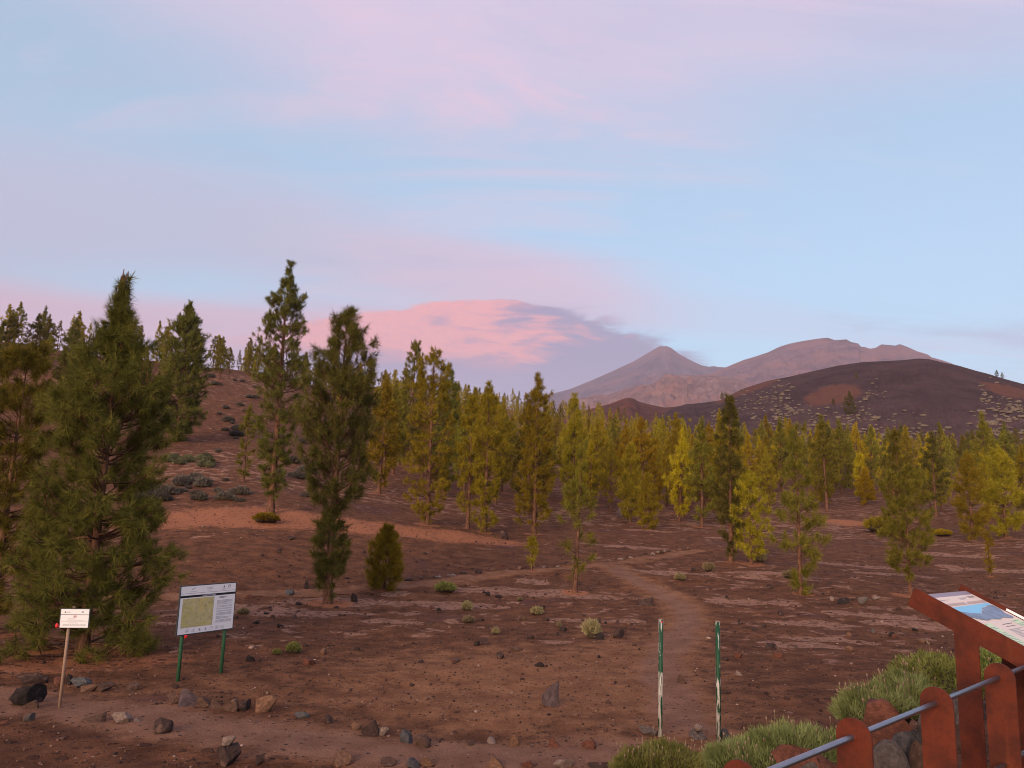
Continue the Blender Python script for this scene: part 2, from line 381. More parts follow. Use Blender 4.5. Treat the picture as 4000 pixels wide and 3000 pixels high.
def rust_material():
    m_, g = mat('weathered_steel'); tc = g.new('ShaderNodeTexCoord'); P = tc.outputs['Object']
    n = g.noise(P, 7, 6, .68); f = g.noise(P, 70, 5, .75)
    mp = g.new('ShaderNodeMapping'); mp.inputs['Scale'].default_value = (14, 14, 1.5); g.l.new(P, mp.inputs[0]); s = g.noise(mp.outputs[0], 1.2, 4, .6)
    c = g.mix(g.ss(n, .3, .7), (.055, .0105, .0050, 1), (.120, .021, .0078, 1))
    c = g.mix(g.math('MULTIPLY', g.ss(f, .5, .72), .55), c, (.036, .0095, .006, 1))
    c = g.mix(g.math('MULTIPLY', g.ss(s, .56, .75), .5), c, (.135, .032, .010, 1))
    finish(g, principled(g, c, .78, 0, g.math('ADD', f, n), .35, .004, .3).outputs[0]); return m_

M = {}
M['ground'] = ground_material(); M['rock'] = rock_material(); M['bark'] = bark_material(); M['rust'] = rust_material()
M['dark'] = needle_material('needles_dark_green', (.052, .054, .014), (.200, .176, .042), .34)
M['green'] = needle_material('needles_green', (.082, .080, .014), (.290, .245, .040), .34)
M['olive'] = needle_material('needles_olive', (.150, .118, .012), (.400, .305, .030), .36)
M['gold'] = needle_material('needles_gold', (.225, .160, .010), (.470, .340, .024), .35)

# ------------------------------------------------------------------ ground sheet
def pxline(pts): return [hit(x, y) for x, y in pts]
FOOT = [(-500, 2700), (0, 2745), (330, 2775), (650, 2815), (1000, 2868), (1400, 2925), (1800, 2955), (2150, 2962), (2450, 2950), (2750, 2930)]
TRAIL = [(2700, 2905), (2660, 2780), (2600, 2680), (2590, 2580), (2650, 2490), (2690, 2420), (2650, 2360), (2560, 2305), (2480, 2265), (2420, 2232), (2385, 2205)]
CROSS = [(300, 2345), (800, 2325), (1250, 2312), (1600, 2288), (1900, 2252), (2150, 2222), (2350, 2203), (2550, 2178), (2740, 2152)]
def catmull(P, step=.15):
    out = []
    P = [P[0]*2-P[1]] + P + [P[-1]*2-P[-2]]
    for i in range(1, len(P)-2):
        n = max(2, int((P[i+1]-P[i]).length/step))
        for k in range(n):
            t = k/n
            out.append(.5*((2*P[i]) + (P[i+1]-P[i-1])*t + (2*P[i-1]-5*P[i]+4*P[i+1]-P[i+2])*t*t + (3*P[i]-P[i-1]-3*P[i+1]+P[i+2])*t**3))
    return np.array([(p.x, p.y) for p in out])
L_foot, L_trail, L_cross = (catmull([Vector((p.x, p.y, 0)) for p in pxline(q)]) for q in (FOOT, TRAIL, CROSS))
def dist_line(X, Y, L, st=4):
    D = np.full(X.shape, 1e9)
    sub = L[::st]
    m_ = (X > L[:, 0].min()-6) & (X < L[:, 0].max()+6) & (Y > L[:, 1].min()-6) & (Y < L[:, 1].max()+6)
    xs, ys = X[m_], Y[m_]; d = np.full(xs.shape, 1e9)
    for p in sub: d = np.minimum(d, (xs-p[0])**2+(ys-p[1])**2)
    D[m_] = np.sqrt(d); return D
LITTER = []          # (x, y, radius, strength) filled while planning the trees
PATCHES = []
def ell(X, Y, px, py, rx, ry, soft=.6):
    """soft ellipse on the ground round the point seen at a pixel; radii in metres across / along the view"""
    c = hit(px, py); a = math.atan2(c.x, c.y)
    dx = (X-c.x)*math.cos(a)-(Y-c.y)*math.sin(a); dy = (X-c.x)*math.sin(a)+(Y-c.y)*math.cos(a)
    return 1-sstep(np.hypot(dx/rx, dy/ry), 1-soft, 1+soft*.5)
def build_ground():
    az = np.concatenate((np.arange(-180, -43, 4.0), np.arange(-43, 43.01, .15), np.arange(46, 180.1, 4.0)))
    az[0] = -180; az = np.append(az[:-1], 180.0) if az[-1] < 180 else az
    r = np.concatenate((np.linspace(.3, 5.9, 38), np.geomspace(6, 60, 235)[:-1], np.geomspace(60, 620, 165)[:-1], np.geomspace(620, 12300, 36)))
    A, Rr = np.meshgrid(np.radians(az), r, indexing='ij')
    # behind and beside the viewpoint the sheet only goes on for two kilometres
    lim = np.where(np.abs(np.degrees(A)) > 60, 2000.0, 12300.0)
    Rr = np.where(Rr > lim, lim + (Rr-lim)*1e-3, Rr)
    X = Rr*np.sin(A); Y = Rr*np.cos(A)
    Zg = ground_z(X, Y)
    na, nr = X.shape
    V = np.stack((X, Y, Zg), -1).reshape(-1, 3)
    i = np.arange(na*nr).reshape(na, nr)
    q = np.stack((i[:-1, :-1], i[1:, :-1], i[1:, 1:], i[:-1, 1:]), -1).reshape(-1, 4)[:, ::-1]
    x, y = V[:, 0], V[:, 1]; d = np.hypot(x, y)
    trod = np.zeros(len(V))
    for L, wd in ((L_foot, .9), (L_trail, 1.0), (L_cross, .7)):
        trod = np.maximum(trod, 1-sstep(dist_line(x, y, L), wd*.35, wd*1.7))
    trod = np.maximum(trod, .95*ell(x, y, 2050, 2660, 6.0, 6.0, .8))
    trod = np.maximum(trod, .75*ell(x, y, 2450, 2560, 3.2, 5.5, .8))
    trod = np.maximum(trod, .35*ell(x, y, 1300, 2700, 4.2, 3.0, .8))
    trod = np.maximum(trod, .5*ell(x, y, 850, 2690, 3.0, 2.0, .8))
    trod = np.maximum(trod, .5*ell(x, y, 400, 2700, 3.0, 1.6, .8))
    patch = .19 + .10*sstep(d, 20, 26)
    patch = np.where(d > 23, patch+.16*(1-sstep(d, 46, 60)), patch)
    patch = np.maximum(patch, .40+.14*sstep(fbm(x/25, y/25, 71, 2), -.1, .2)*(d > 70))
    patch = patch - .16*ell(x, y, 1000, 2180, 12, 8, .7)*(d < 48) - .12*ell(x, y, 1700, 2200, 9, 6, .7)
    for (px, py, rx, ry, s) in PATCHES: patch = np.maximum(patch, s*ell(x, y, px, py, rx, ry, .5))
    patch = patch - .35*trod - .25*sstep(terrace(x, y), .1, .5)
    patch = np.where(d < 17, patch-.1, patch)
    lit = np.zeros(len(V))
    for (cx, cy, rr, s) in LITTER: lit = np.maximum(lit, s*(1-sstep(np.hypot(x-cx, y-cy)/rr, .35, 1.25)))
    lit = np.maximum(lit, 1.0*ell(x, y, 1000, 2020, 9, 5.0, .7)); lit = np.maximum(lit, 1.0*ell(x, y, 1500, 2068, 10, 4.2, .7))
    lit = np.maximum(lit, .75*ell(x, y, 1850, 2105, 5, 2.4, .6)); lit = np.maximum(lit, .85*ell(x, y, 700, 2035, 6, 4.5, .8))
    lit = np.maximum(lit, .7*ell(x, y, 1550, 1800, 5, 9, .7)); lit = np.maximum(lit, .8*ell(x, y, 3330, 2040, 4, 3.5, .6))
    lit = np.maximum(lit, .62*ell(x, y, 150, 2600, 5, 1.6, .6))
    me = np_mesh('ground', V, quads=q, smooth=True, attrs={'trod': trod, 'patch': np.clip(patch, 0, 1), 'litter': lit})
    tag(link('ground', me, None, M['ground']), kind='structure')
    # the paths are thin sheets lying on the ground surface
    for name, L, wd, lift in (('footpath', L_foot, 1.0, .006), ('trail', L_trail, .62, .010), ('cross_path', L_cross, .6, .014)):
        D = dist_line(x, y, L, 1); ww = wd*1.35*(1+.5*fbm(x*.7, y*.7, 7, 3))
        e = 1.35*(1-D/ww); ok = (D < ww*1.05)[q].all(axis=1)
        qq = q[ok]; used = np.unique(qq); re = np.full(len(V), -1); re[used] = np.arange(len(used))
        PV = V[used]+np.array([0, 0, lift])
        endd = np.minimum(np.hypot(PV[:, 0]-L[0, 0], PV[:, 1]-L[0, 1]), np.hypot(PV[:, 0]-L[-1, 0], PV[:, 1]-L[-1, 1]))
        pm = np_mesh(name, PV, quads=re[qq], smooth=True, attrs={'walk': np.clip(np.minimum(e[used], endd*.8), 0, 2)*(.45 if name == 'cross_path' else .95), 'trod': trod[used], 'patch': np.clip(patch, 0, 1)[used], 'litter': lit[used]})
        tag(link(name, pm, None, M['ground']), kind='structure')
# ------------------------------------------------------------------ pines
def tube(P, R, sides=6):
    P = np.asarray(P, float); R = np.asarray(R, float); n = len(P)
    T = np.gradient(P, axis=0); T /= np.linalg.norm(T, axis=1)[:, None]+1e-9
    ref = np.where(np.abs(T[:, 2:3]) < .9, np.array([[0, 0, 1.0]]), np.array([[1.0, 0, 0]]))
    U = np.cross(T, ref); U /= np.linalg.norm(U, axis=1)[:, None]+1e-9; W = np.cross(T, U)
    a = np.linspace(0, 2*math.pi, sides, endpoint=False)
    V = P[:, None, :] + R[:, None, None]*(U[:, None, :]*np.cos(a)[None, :, None] + W[:, None, :]*np.sin(a)[None, :, None])
    i = np.arange(n*sides).reshape(n, sides); j = np.roll(i, -1, axis=1)
    q = np.stack((i[:-1], j[:-1], j[1:], i[1:]), -1).reshape(-1, 4)
    return V.reshape(-1, 3), q
class Acc:
    def __init__(s): s.v = []; s.q = []; s.t = []; s.n = 0; s.a = []
    def add(s, V, q=None, t=None, a=None):
        s.v.append(V)
        if q is not None: s.q.append(np.asarray(q)+s.n)
        if t is not None: s.t.append(np.asarray(t)+s.n)
        s.a.append(np.full(len(V), 0.5) if a is None else a); s.n += len(V)
    def mesh(s, name, smooth=False):
        return np_mesh(name, np.concatenate(s.v), np.concatenate(s.t) if s.t else None, np.concatenate(s.q) if s.q else None, smooth, {'tint': np.concatenate(s.a)})
def needles(pos, dr, ln, K, nw, rng, spread=(4, 122), droop=.26):
    """brushes of needles: one thin triangle per needle bundle"""
    N = len(pos); pos = np.repeat(pos, K, 0); d0 = np.repeat(dr, K, 0); L = np.repeat(ln, K)
    n = N*K
    ref = np.where(np.abs(d0[:, 2:3]) < .9, np.array([[0, 0, 1.0]]), np.array([[1.0, 0, 0]]))
    U = np.cross(d0, ref); U /= np.linalg.norm(U, axis=1)[:, None]; W = np.cross(d0, U)
    ph = rng.uniform(0, 2*math.pi, n); s = rng.uniform(-.40, .35, n)
    th = np.radians(spread[1] + (spread[0]-spread[1])*np.clip((s+.40)/.75+rng.normal(0, .18, n), 0, 1))
    side = U*np.cos(ph)[:, None]+W*np.sin(ph)[:, None]
    nd = d0*np.cos(th)[:, None]+side*np.sin(th)[:, None]
    b = pos+d0*(s*L*.7)[:, None]
    tip = b+nd*(L*rng.uniform(.65, 1.1, n))[:, None]; tip[:, 2] -= droop*L*np.sin(th)
    wv = np.cross(nd, rng.normal(0, 1, (n, 3))); wv /= np.linalg.norm(wv, axis=1)[:, None]+1e-9
    wv *= (nw*rng.uniform(.6, 1.25, n))[:, None]*.5
    V = np.stack((b-wv, b+wv, tip), 1).reshape(-1, 3)
    t = np.arange(n*3).reshape(-1, 3)
    tint = np.repeat(np.repeat(np.clip(rng.beta(1.3, 1.5, N), 0, 1), K)*.8+rng.uniform(0, .2, n), 3)
    return V, t, tint
def pine(name, seed, H, prof, ws=.45, nb=5, tl=.3, K=14, nw=.05, tsp=.8, r0=None, keep=1.0, sub=3, up=(4, 46), lean=(0, 0), spikes=0, bare=.35, tufty=1.0, wob=.02, limbs=True, puff=2):
    """trunk with limbs, and crown of needle brushes. prof: list of (height, radius) from the ground up"""
    rng = np.random.default_rng(seed)
    ph, pr = zip(*prof)
    r0 = r0 or .012*H+.03
    tz = np.linspace(0, H, 14); f = tz/H
    tx = lean[0]*f + wob*H*.5*(np.interp(tz, np.linspace(0, H, 5), rng.normal(0, .5, 5)))*f**.5*.5
    ty = lean[1]*f + wob*H*.5*(np.interp(tz, np.linspace(0, H, 5), rng.normal(0, .5, 5)))*f**.5*.5
    tp = np.stack((tx, ty, tz-.12*(f == 0)), -1)
    tr = np.maximum(r0*(1-f)**.85, .012); tr[0] *= 1.35
    A = Acc(); V, q = tube(tp, tr, 8); A.add(V, q)
    pos, dr, ln = [], [], []
    h = ph[0]+.05
    while h < H*.985:
        fr = (h-ph[0])/(H-ph[0]); R = np.interp(h, ph, pr); R = max(R*.6, R-.75*tl)
        if R > .04:
            off = rng.uniform(0, 6.28); n = max(2, int(round(nb*rng.uniform(.7, 1.25))))
            for b in range(n):
                if rng.random() > keep: continue
                az = off+b*6.283/n+rng.normal(0, .25); L = R*rng.uniform(.6, 1.2)
                e = math.radians(up[0]+(up[1]-up[0])*fr**1.4+rng.normal(0, 9))
                L3 = L/max(.72, math.cos(e))
                hz = h+rng.uniform(-1, 1)*ws
                o = np.array([np.interp(hz, tz, tx), np.interp(hz, tz, ty), hz])
                k = np.linspace(0, 1, 5)[:, None]
                hd = np.array([math.cos(az), math.sin(az), 0]); curl = rng.uniform(.05, .3)*L3
                P = o+hd*(k*L3*math.cos(e))+np.array([0, 0, 1.0])*(k*L3*math.sin(e)+curl*k**2.2)
                P[1:4] += rng.normal(0, .03*L3, (3, 3))
                rb = max(.006, min(.35*np.interp(hz, tz, tr), .018*L3+.006))
                if limbs: V, q = tube(P, np.linspace(rb, rb*.35, 5), 4); A.add(V, q)
                def place(Q, start):
                    seg = np.linalg.norm(np.diff(Q, axis=0), axis=1).sum()
                    m_ = max(1, int(seg*(1-start)/(tl*tsp)))
                    for s in np.linspace(1.0, start, m_+1)[:m_] if m_ > 1 else [1.0]:
                        s2 = min(1.0, s+rng.uniform(-.03, .03)); j = min(len(Q)-2, int(s2*(len(Q)-1))); u = s2*(len(Q)-1)-j
                        p = Q[j]*(1-u)+Q[j+1]*u; d = Q[j+1]-Q[j]; d = d/(np.linalg.norm(d)+1e-9)
                        for c_ in range(puff if s == 1.0 else 1):
                            dd = d+np.array([0, 0, .45])+rng.normal(0, .40, 3)
                            pos.append(p+rng.normal(0, .17*tl, 3)); dr.append(dd/np.linalg.norm(dd)); ln.append(tl*rng.uniform(.75, 1.2))
                place(P, max(bare, 1-1.2/max(L3, .3)))
                ns = int(round(sub*min(1.5, L3/1.1)*tufty))
                for s in range(ns):
                    u = rng.uniform(bare, .92); j = int(u*4); pt = P[j]+(P[j+1]-P[j])*(u*4-j)
                    sa = az+rng.choice([-1, 1])*rng.uniform(.45, 1.1); se = e+rng.uniform(-.45, .9)
                    SL = L3*rng.uniform(.18, .42)*(1.15-u*.5)
                    Q = pt+np.linspace(0, 1, 3)[:, None]*np.array([math.cos(sa)*math.cos(se), math.sin(sa)*math.cos(se), math.sin(se)])*SL
                    Q[2, 2] += .1*SL
                    if limbs and SL > .15: V, q = tube(Q, [rb*.45, rb*.35, rb*.2], 3); A.add(V, q)
                    place(Q, .35)
        h += ws*rng.uniform(.75, 1.25)
    # leader
    for z in np.linspace(H*.97, H, 3):
        pos.append(np.array([np.interp(z, tz, tx), np.interp(z, tz, ty), z])); dr.append(np.array([0, 0, 1.0])); ln.append(tl*1.05)
    for s in range(spikes):
        p0 = np.array([tx[-1], ty[-1], H])+rng.normal(0, .07, 3)*np.array([1, 1, .5]); p0[2] -= .12
        V, q = tube([p0, p0+np.array([rng.normal(0, .03), rng.normal(0, .03), rng.uniform(.35, .6)])], [.022, .012], 5); A.add(V, q)
    pos, dr, ln = np.array(pos), np.array(dr), np.array(ln)
    V, t, tint = needles(pos, dr, ln, K, nw, rng)
    B = Acc(); B.add(V, None, t, tint)
    return A.mesh(name+'_wood', True), B.mesh(name+'_needles')
def plant_pine(meshes, loc, label, m, group=None, rz=0.0, s=1.0, name='pine_tree'):
    wood, crown = meshes
    o = empty(name, loc, label, 'tree', group, rz); _t = random.Random(int(loc[0]*977)); o.rotation_euler = (_t.gauss(0, .022), _t.gauss(0, .022), rz) if group else (0, 0, rz); o.scale = (s, s, s) if not isinstance(s, tuple) else s
    a = link('trunk', wood, o); 
    if not wood.materials: wood.materials.append(M['bark'])
    c = link('crown', crown, o)
    if not crown.materials: crown.materials.append(M[m])
    c.material_slots[0].link = 'OBJECT'; c.material_slots[0].material = M[m]
    return o
def base_and_scale(xb, yb, ytop):
    p = hit(xb, yb); d = math.hypot(p.x, p.y)
    # height from the top seen above the base
    lo, hi = .2, 60.0
    for _ in range(40):
        mid = (lo+hi)/2; v = Vector((p.x, p.y, p.z+mid))-CAM
        yy = 1500 - F_PX*(v.dot(cU))/(v.dot(cF))
        if yy > ytop: lo = mid
        else: hi = mid
    return p, d, lo
def hero(xb, yb, ytop, prof_px, m, label, seed, lit=1.0, group=None, **kw):
    p, d, H = base_and_scale(xb, yb, ytop)
    mpp = math.hypot(d, p.z-CAM_H)/F_PX
    prof = sorted([((yb-y)/(yb-ytop)*H, hw*mpp*.80) for y, hw in prof_px])
    pxm = d/769.0
    kw['nw'] = max(.011, .42*pxm); kw['tl'] = min(max(.25, 4.0*pxm), .42)*kw.pop('tlf', 1.0)
    kw['tsp'] = kw.pop('along', 9.0); kw.pop('K', 0); kw['K'] = int(np.clip(1000/d, 12, 46)); kw['puff'] = 3
    kw['sub'] = kw.get('sub', 3)*.85; kw['bare'] = .45; kw['ws'] = kw['ws']*1.05
    HEROES.append((p, d, H, prof, m, label, seed, group, kw))
    TREEPOS.append((p.x, p.y, max(r for h, r in prof)))
    if lit > 0: LITTER.append((p.x, p.y, max(.9, min(2.8, .8*max(r for h, r in prof)))*lit, .95))
HEROES, TREEPOS = [], []
hero(322, 2555, 1112, [(1112, 4), (1160, 34), (1240, 46), (1330, 86), (1450, 145), (1580, 185), (1690, 285), (1800, 295), (1950, 255), (2100, 265), (2250, 300), (2400, 305), (2540, 290)], 'dark',
     'tallest and nearest dark green pine filling the left edge behind the small sign', 11, 1.3, K=58, ws=.26, nb=7, sub=5.6, tlf=1.12, tsp=1.0, spikes=6, up=(0, 45), nw=.0125, tl=.31, bare=.25, puff=4)
hero(-40, 2480, 1365, [(1365, 20), (1450, 110), (1650, 150), (1900, 130), (2200, 170), (2420, 180)], 'green',
     'yellowish green pine cut off by the left edge of the photo', 12, .8, K=26, ws=.30, nb=6, sub=5, spikes=0, nw=.022)
hero(1280, 2358, 1222, [(1222, 8), (1270, 60), (1300, 88), (1400, 92), (1500, 150), (1600, 182), (1750, 188), (1900, 195), (1990, 130), (2040, 50), (2062, 50), (2085, 92), (2160, 95), (2250, 92), (2305, 60), (2320, 10)], 'dark',
     'tall brownish green pine with a leafy sleeve round its lower trunk, left of centre', 13, .9, K=34, ws=.31, nb=6, sub=4.6, tlf=1.2, tsp=1.0, puff=4, nw=.022, up=(10, 55), spikes=4, bare=.3)
hero(1502, 2300, 2060, [(2060, 10), (2090, 42), (2150, 76), (2220, 98), (2280, 95), (2297, 60)], 'olive',
     'small bushy young pine standing right of the tall sleeved pine', 14, .85, tlf=1.05, K=34, ws=.16, nb=8, sub=3, tsp=.8, bare=.1, puff=3, nw=.026, tl=.27)
hero(2246, 2316, 1722, [(1722, 5), (1760, 18), (1860, 25), (1930, 70), (2010, 100), (2100, 115), (2160, 110), (2190, 60), (2230, 40), (2240, 4)], 'green',
     'sparse open pine with a bare reddish trunk beside the path bend', 15, .9, tlf=1.45, K=30, puff=3, ws=.42, nb=4, sub=2, tsp=1.3, keep=.8, bare=.6, up=(5, 50), lean=(.25, 0))
hero(2856, 2196, 1562, [(1562, 8), (1600, 40), (1680, 60), (1800, 75), (1950, 80), (2080, 70), (2140, 30), (2165, 4)], 'dark',
     'tall narrow dark pine at the right end of the path', 16, .7, tlf=1.25, K=24, puff=3, ws=.4, nb=5, sub=4, tsp=.85, bare=.35)
hero(2934, 2206, 1850, [(1850, 8), (1900, 45), (1980, 75), (2060, 90), (2130, 92), (2165, 50), (2175, 4)], 'olive',
     'rounded olive green pine just right of the tall narrow dark pine', 17, 1.0, K=28, puff=3, ws=.28, nb=6, sub=4, tsp=.75, bare=.25)
hero(3128, 2322, 1692, [(1692, 10), (1720, 55), (1780, 60), (1820, 40), (1880, 75), (1960, 100), (2050, 120), (2150, 120), (2210, 90), (2240, 45), (2270, 45), (2305, 40), (2316, 4)], 'green',
     'thin pine with a dark tufted top and see-through brown branches, right of centre', 18, .8, tlf=1.3, K=26, puff=3, ws=.36, nb=5, sub=3, tsp=1.15, bare=.45, keep=.85)
hero(3556, 2326, 1872, [(1872, 12), (1900, 70), (1960, 100), (2050, 115), (2150, 115), (2200, 100), (2230, 55), (2250, 4)], 'green',
     'stocky green pine behind the tilted steel information desk', 19, 1.1, K=30, puff=3, ws=.28, nb=6, sub=4, tsp=.75, bare=.28)
hero(3518, 2120, 1678, [(1678, 6), (1700, 28), (1735, 20), (1790, 12), (1830, 60), (1900, 80), (2000, 85), (2080, 60)], 'green',
     'slim pine with one round tuft on a bare pale leader above the stocky pine', 20, .6, K=22, puff=3, ws=.45, nb=5, sub=3, tsp=1.0, bare=.4, nw=.05)
hero(3868, 2248, 2090, [(2090, 6), (2115, 26), (2140, 18), (2160, 4), (2180, 12), (2215, 14), (2240, 3)], 'olive',
     'tiny wispy sapling pine alone on the dark ground at the right', 21, .4, K=20, ws=.3, nb=4, sub=1, tsp=1.2, nw=.03, tl=.3)
hero(2076, 2232, 2098, [(2098, 5), (2120, 26), (2165, 36), (2185, 20), (2190, 3)], 'olive',
     'little yellow green sapling pine just left of the sparse open pine', 22, .35, K=22, ws=.22, nb=5, sub=2, tsp=.9, nw=.028, tl=.26)
hero(1056, 2006, 1030, [(1030, 6), (1080, 26), (1160, 55), (1240, 90), (1330, 110), (1450, 140), (1560, 130), (1680, 110), (1760, 90), (1850, 80), (1900, 70), (1945, 20), (1960, 4)], 'dark',
     'tallest pine on the slope, its spire rising highest against the sky', 23, 1.2, K=22, ws=.48, nb=7, sub=5, tsp=1.2, bare=.35, tl=.46, puff=4)
hero(690, 1724, 1186, [(1186, 6), (1230, 26), (1290, 60), (1380, 95), (1500, 115), (1620, 112), (1690, 80), (1715, 40)], 'dark',
     'broad very dark conical pine on the slope behind the large left pine', 24, .6, K=16, ws=.4, nb=8, sub=5, tsp=.75, bare=.2)
hero(1668, 2048, 1362, [(1362, 8), (1420, 50), (1520, 95), (1680, 130), (1850, 130), (1980, 105), (2010, 40), (2030, 6)], 'olive',
     'tall olive pine with a reddish foot beside the orange litter patch', 25, .8, K=20, ws=.5, nb=6, sub=4, tsp=.75)
hero(1735, 1935, 1420, [(1420, 6), (1500, 45), (1600, 70), (1750, 85), (1870, 80), (1910, 40)], 'dark',
     'dark blue green pine behind the tall olive pine', 26, .5, K=16, ws=.55, nb=6, sub=4)
hero(1826, 2066, 1540, [(1540, 8), (1620, 50), (1760, 85), (1900, 85), (1980, 60), (2010, 8)], 'olive',
     'olive pine with a clean lower trunk, middle of the three front forest pines', 27, .6, K=18, ws=.48, nb=6, sub=4)
hero(1893, 2080, 1500, [(1500, 8), (1580, 50), (1700, 85), (1850, 95), (1960, 70), (1990, 15), (2012, 20), (2025, 70), (2060, 75), (2070, 10)], 'olive',
     'olive pine with a low skirt of branches spread over the ground', 28, .7, K=18, ws=.42, nb=6, sub=4)
hero(2086, 2086, 1476, [(1476, 8), (1540, 40), (1620, 75), (1760, 90), (1900, 95), (2020, 90), (2050, 40), (2070, 6)], 'olive',
     'dense tall olive pine whose top reaches the foot of the volcano', 29, .9, K=20, ws=.42, nb=7, sub=4, tsp=.75)
hero(2462, 2040, 1742, [(1742, 6), (1800, 40), (1880, 62), (1980, 70), (2020, 40)], 'olive',
     'conical olive pine in front of the central forest clearing', 30, .5, K=16, ws=.4, nb=6, sub=4)
hero(2532, 2064, 1850, [(1850, 6), (1900, 35), (1980, 62), (2040, 68), (2058, 30)], 'olive',
     'low rounded olive pine with a tangle of dead twigs below', 31, .7, K=18, ws=.34, nb=6, sub=4)
hero(2238, 2030, 1546, [(1546, 6), (1620, 40), (1720, 62), (1850, 70), (1960, 60), (1990, 20)], 'olive',
     'slender olive pine directly behind the sparse open pine', 32, .4, K=16, ws=.5, nb=6, sub=4)
hero(2680, 1918, 1756, [(1756, 5), (1800, 32), (1860, 44), (1900, 30)], 'gold', 'bright golden pine lowest of the pair in the middle forest', 33, .4, K=12, ws=.5, nb=6, sub=3)
hero(2652, 1900, 1640, [(1640, 5), (1700, 30), (1780, 48), (1860, 40)], 'gold', 'tall orange gold pine in the middle forest', 34, .3, K=12, ws=.55, nb=6, sub=3)
hero(2712, 1935, 1838, [(1838, 5), (1880, 28), (1915, 32), (1930, 10)], 'olive', 'small lime green pine at the edge of the middle forest', 35, .4, K=14, ws=.35, nb=6, sub=3)
hero(3385, 1975, 1832, [(1832, 5), (1880, 32), (1930, 48), (1960, 38)], 'gold', 'bright yellow cone-shaped pine right of the thin tufted pine', 36, .5, K=14, ws=.4, nb=6, sub=3)
hero(3365, 1960, 1772, [(1772, 5), (1820, 30), (1880, 40), (1930, 30)], 'gold', 'yellow pine standing behind the bright yellow cone-shaped pine', 37, .3, K=12, ws=.45, nb=6, sub=3)
hero(3046, 1880, 1668, [(1668, 5), (1720, 24), (1790, 36), (1850, 30)], 'gold', 'slim golden pine left of the thin tufted pine', 38, .3, K=12, ws=.5, nb=6, sub=3)
hero(3242, 1915, 1665, [(1665, 5), (1730, 28), (1820, 44), (1890, 40)], 'dark', 'dark green cone-shaped pine before the black hill', 39, .3, K=12, ws=.5, nb=7, sub=3)
hero(3800, 2110, 1780, [(1780, 6), (1840, 40), (1920, 62), (2020, 75), (2080, 60), (2095, 10)], 'olive', 'large loose olive pine above the tiny sapling at the right', 40, .6, K=16, ws=.45, nb=6, sub=4)
hero(3930, 2100, 1755, [(1755, 6), (1830, 50), (1920, 80), (2020, 90), (2075, 60)], 'olive', 'broad olive pine at the right edge above the desk', 41, .6, K=16, ws=.45, nb=6, sub=4)
hero(855, 1424, 1240, [(1240, 4), (1280, 14), (1330, 34), (1390, 40), (1410, 15)], 'dark', 'conical dark pine on the hill crest, left of the two against the pink sky', 42, 0, K=10, ws=.6, nb=6, sub=3)
hero(920, 1430, 1266, [(1266, 4), (1310, 14), (1360, 26), (1410, 30), (1425, 10)], 'dark', 'narrow dark pine on the hill crest, right of the two against the pink sky', 43, 0, K=10, ws=.6, nb=6, sub=3)
hero(445, 1480, 1200, [(1200, 4), (1250, 24), (1330, 50), (1430, 60)], 'dark', 'dark pine partly hidden behind the top of the large left pine', 44, 0, K=10, ws=.6, nb=6, sub=3)
hero(18, 1440, 1236, [(1236, 4), (1270, 30), (1340, 50), (1410, 40)], 'dark', 'dark open pine on the crest at the far left edge', 45, 0, K=10, ws=.6, nb=5, sub=3)
hero(950, 1880, 1600, [(1600, 8), (1680, 40), (1760, 50), (1850, 45)], 'green', 'small olive pine with gaps on the bare slope left of the tallest spire', 46, .4, K=16, ws=.5, nb=5, sub=3, keep=.7)
hero(1600, 1850, 1330, [(1330, 4), (1360, 30), (1480, 60), (1640, 80), (1800, 80)], 'green', 'green pine behind the crown of the tall sleeved pine', 47, .3, K=14, ws=.55, nb=6, sub=3)

# the forest: sizes and spacing picked at random inside the stands
def visible_px(x, y, z):
    v = Vector((x, y, z))-CAM; f = v.dot(cF)
    return 2000+F_PX*v.dot(cR)/f, 1500-F_PX*v.dot(cU)/f
FOREST = []
def stand(n, x0, x1, d0, d1, h0, h1, mats, label, group, seed, sep=4.2, dens=None):
    rng = random.Random(seed); k = 0; tries = 0
    while k < n and tries < n*60:
        tries += 1
        px = rng.uniform(x0, x1); d = math.exp(rng.uniform(math.log(d0), math.log(d1)))
        a = math.radians(pix_azel(px, 1900)[0]); x, y = d*math.sin(a), d*math.cos(a)
        if dens and rng.random() > dens(px, d): continue
        s_ = sep*(1+d/400)
        if any((x-q[0])**2+(y-q[1])**2 < (s_ if q[2] < 1.6 else s_+.4*q[2])**2 for q in TREEPOS): continue
        H = rng.uniform(h0, h1); TREEPOS.append((x, y, 1.0)); k += 1
        mm = rng.choice(mats)
        FOREST.append((x, y, H, d, mm, label[mm] if isinstance(label, dict) else label, group, rng.uniform(0, 6.28), rng.random()))
        if rng.random() < .55 and d < 170: LITTER.append((x, y, rng.uniform(1.2, 2.2), .62))
REL = []          # look-alikes whose labels get their order from left to right
tone = lambda where: {'gold': 'golden pine '+where, 'olive': 'olive pine '+where, 'green': 'green pine '+where, 'dark': 'dark pine '+where}
stand(78, 1470, 2150, 76, 250, 7.5, 12.5, ['olive', 'olive', 'olive', 'green'], tone('of wood left of volcano'), 'pines in the wood left of the volcano', 1, 3.9)
stand(100, 2120, 2860, 74, 240, 7, 11.5, ['olive', 'olive', 'olive', 'gold', 'green'], tone('of wood below volcano'), 'pines in the wood below the volcano', 2, 3.4)
stand(100, 2860, 4150, 100, 240, 7.5, 12.5, ['olive', 'olive', 'gold', 'green', 'green', 'dark'], tone('of wood below black hill'), 'pines in the wood below the black hill', 3, 3.8)
stand(5, 4150, 4700, 60, 280, 7.5, 12, ['olive', 'green'], tone('beyond the right edge wood'), 'pines right of the wood', 4, 5)
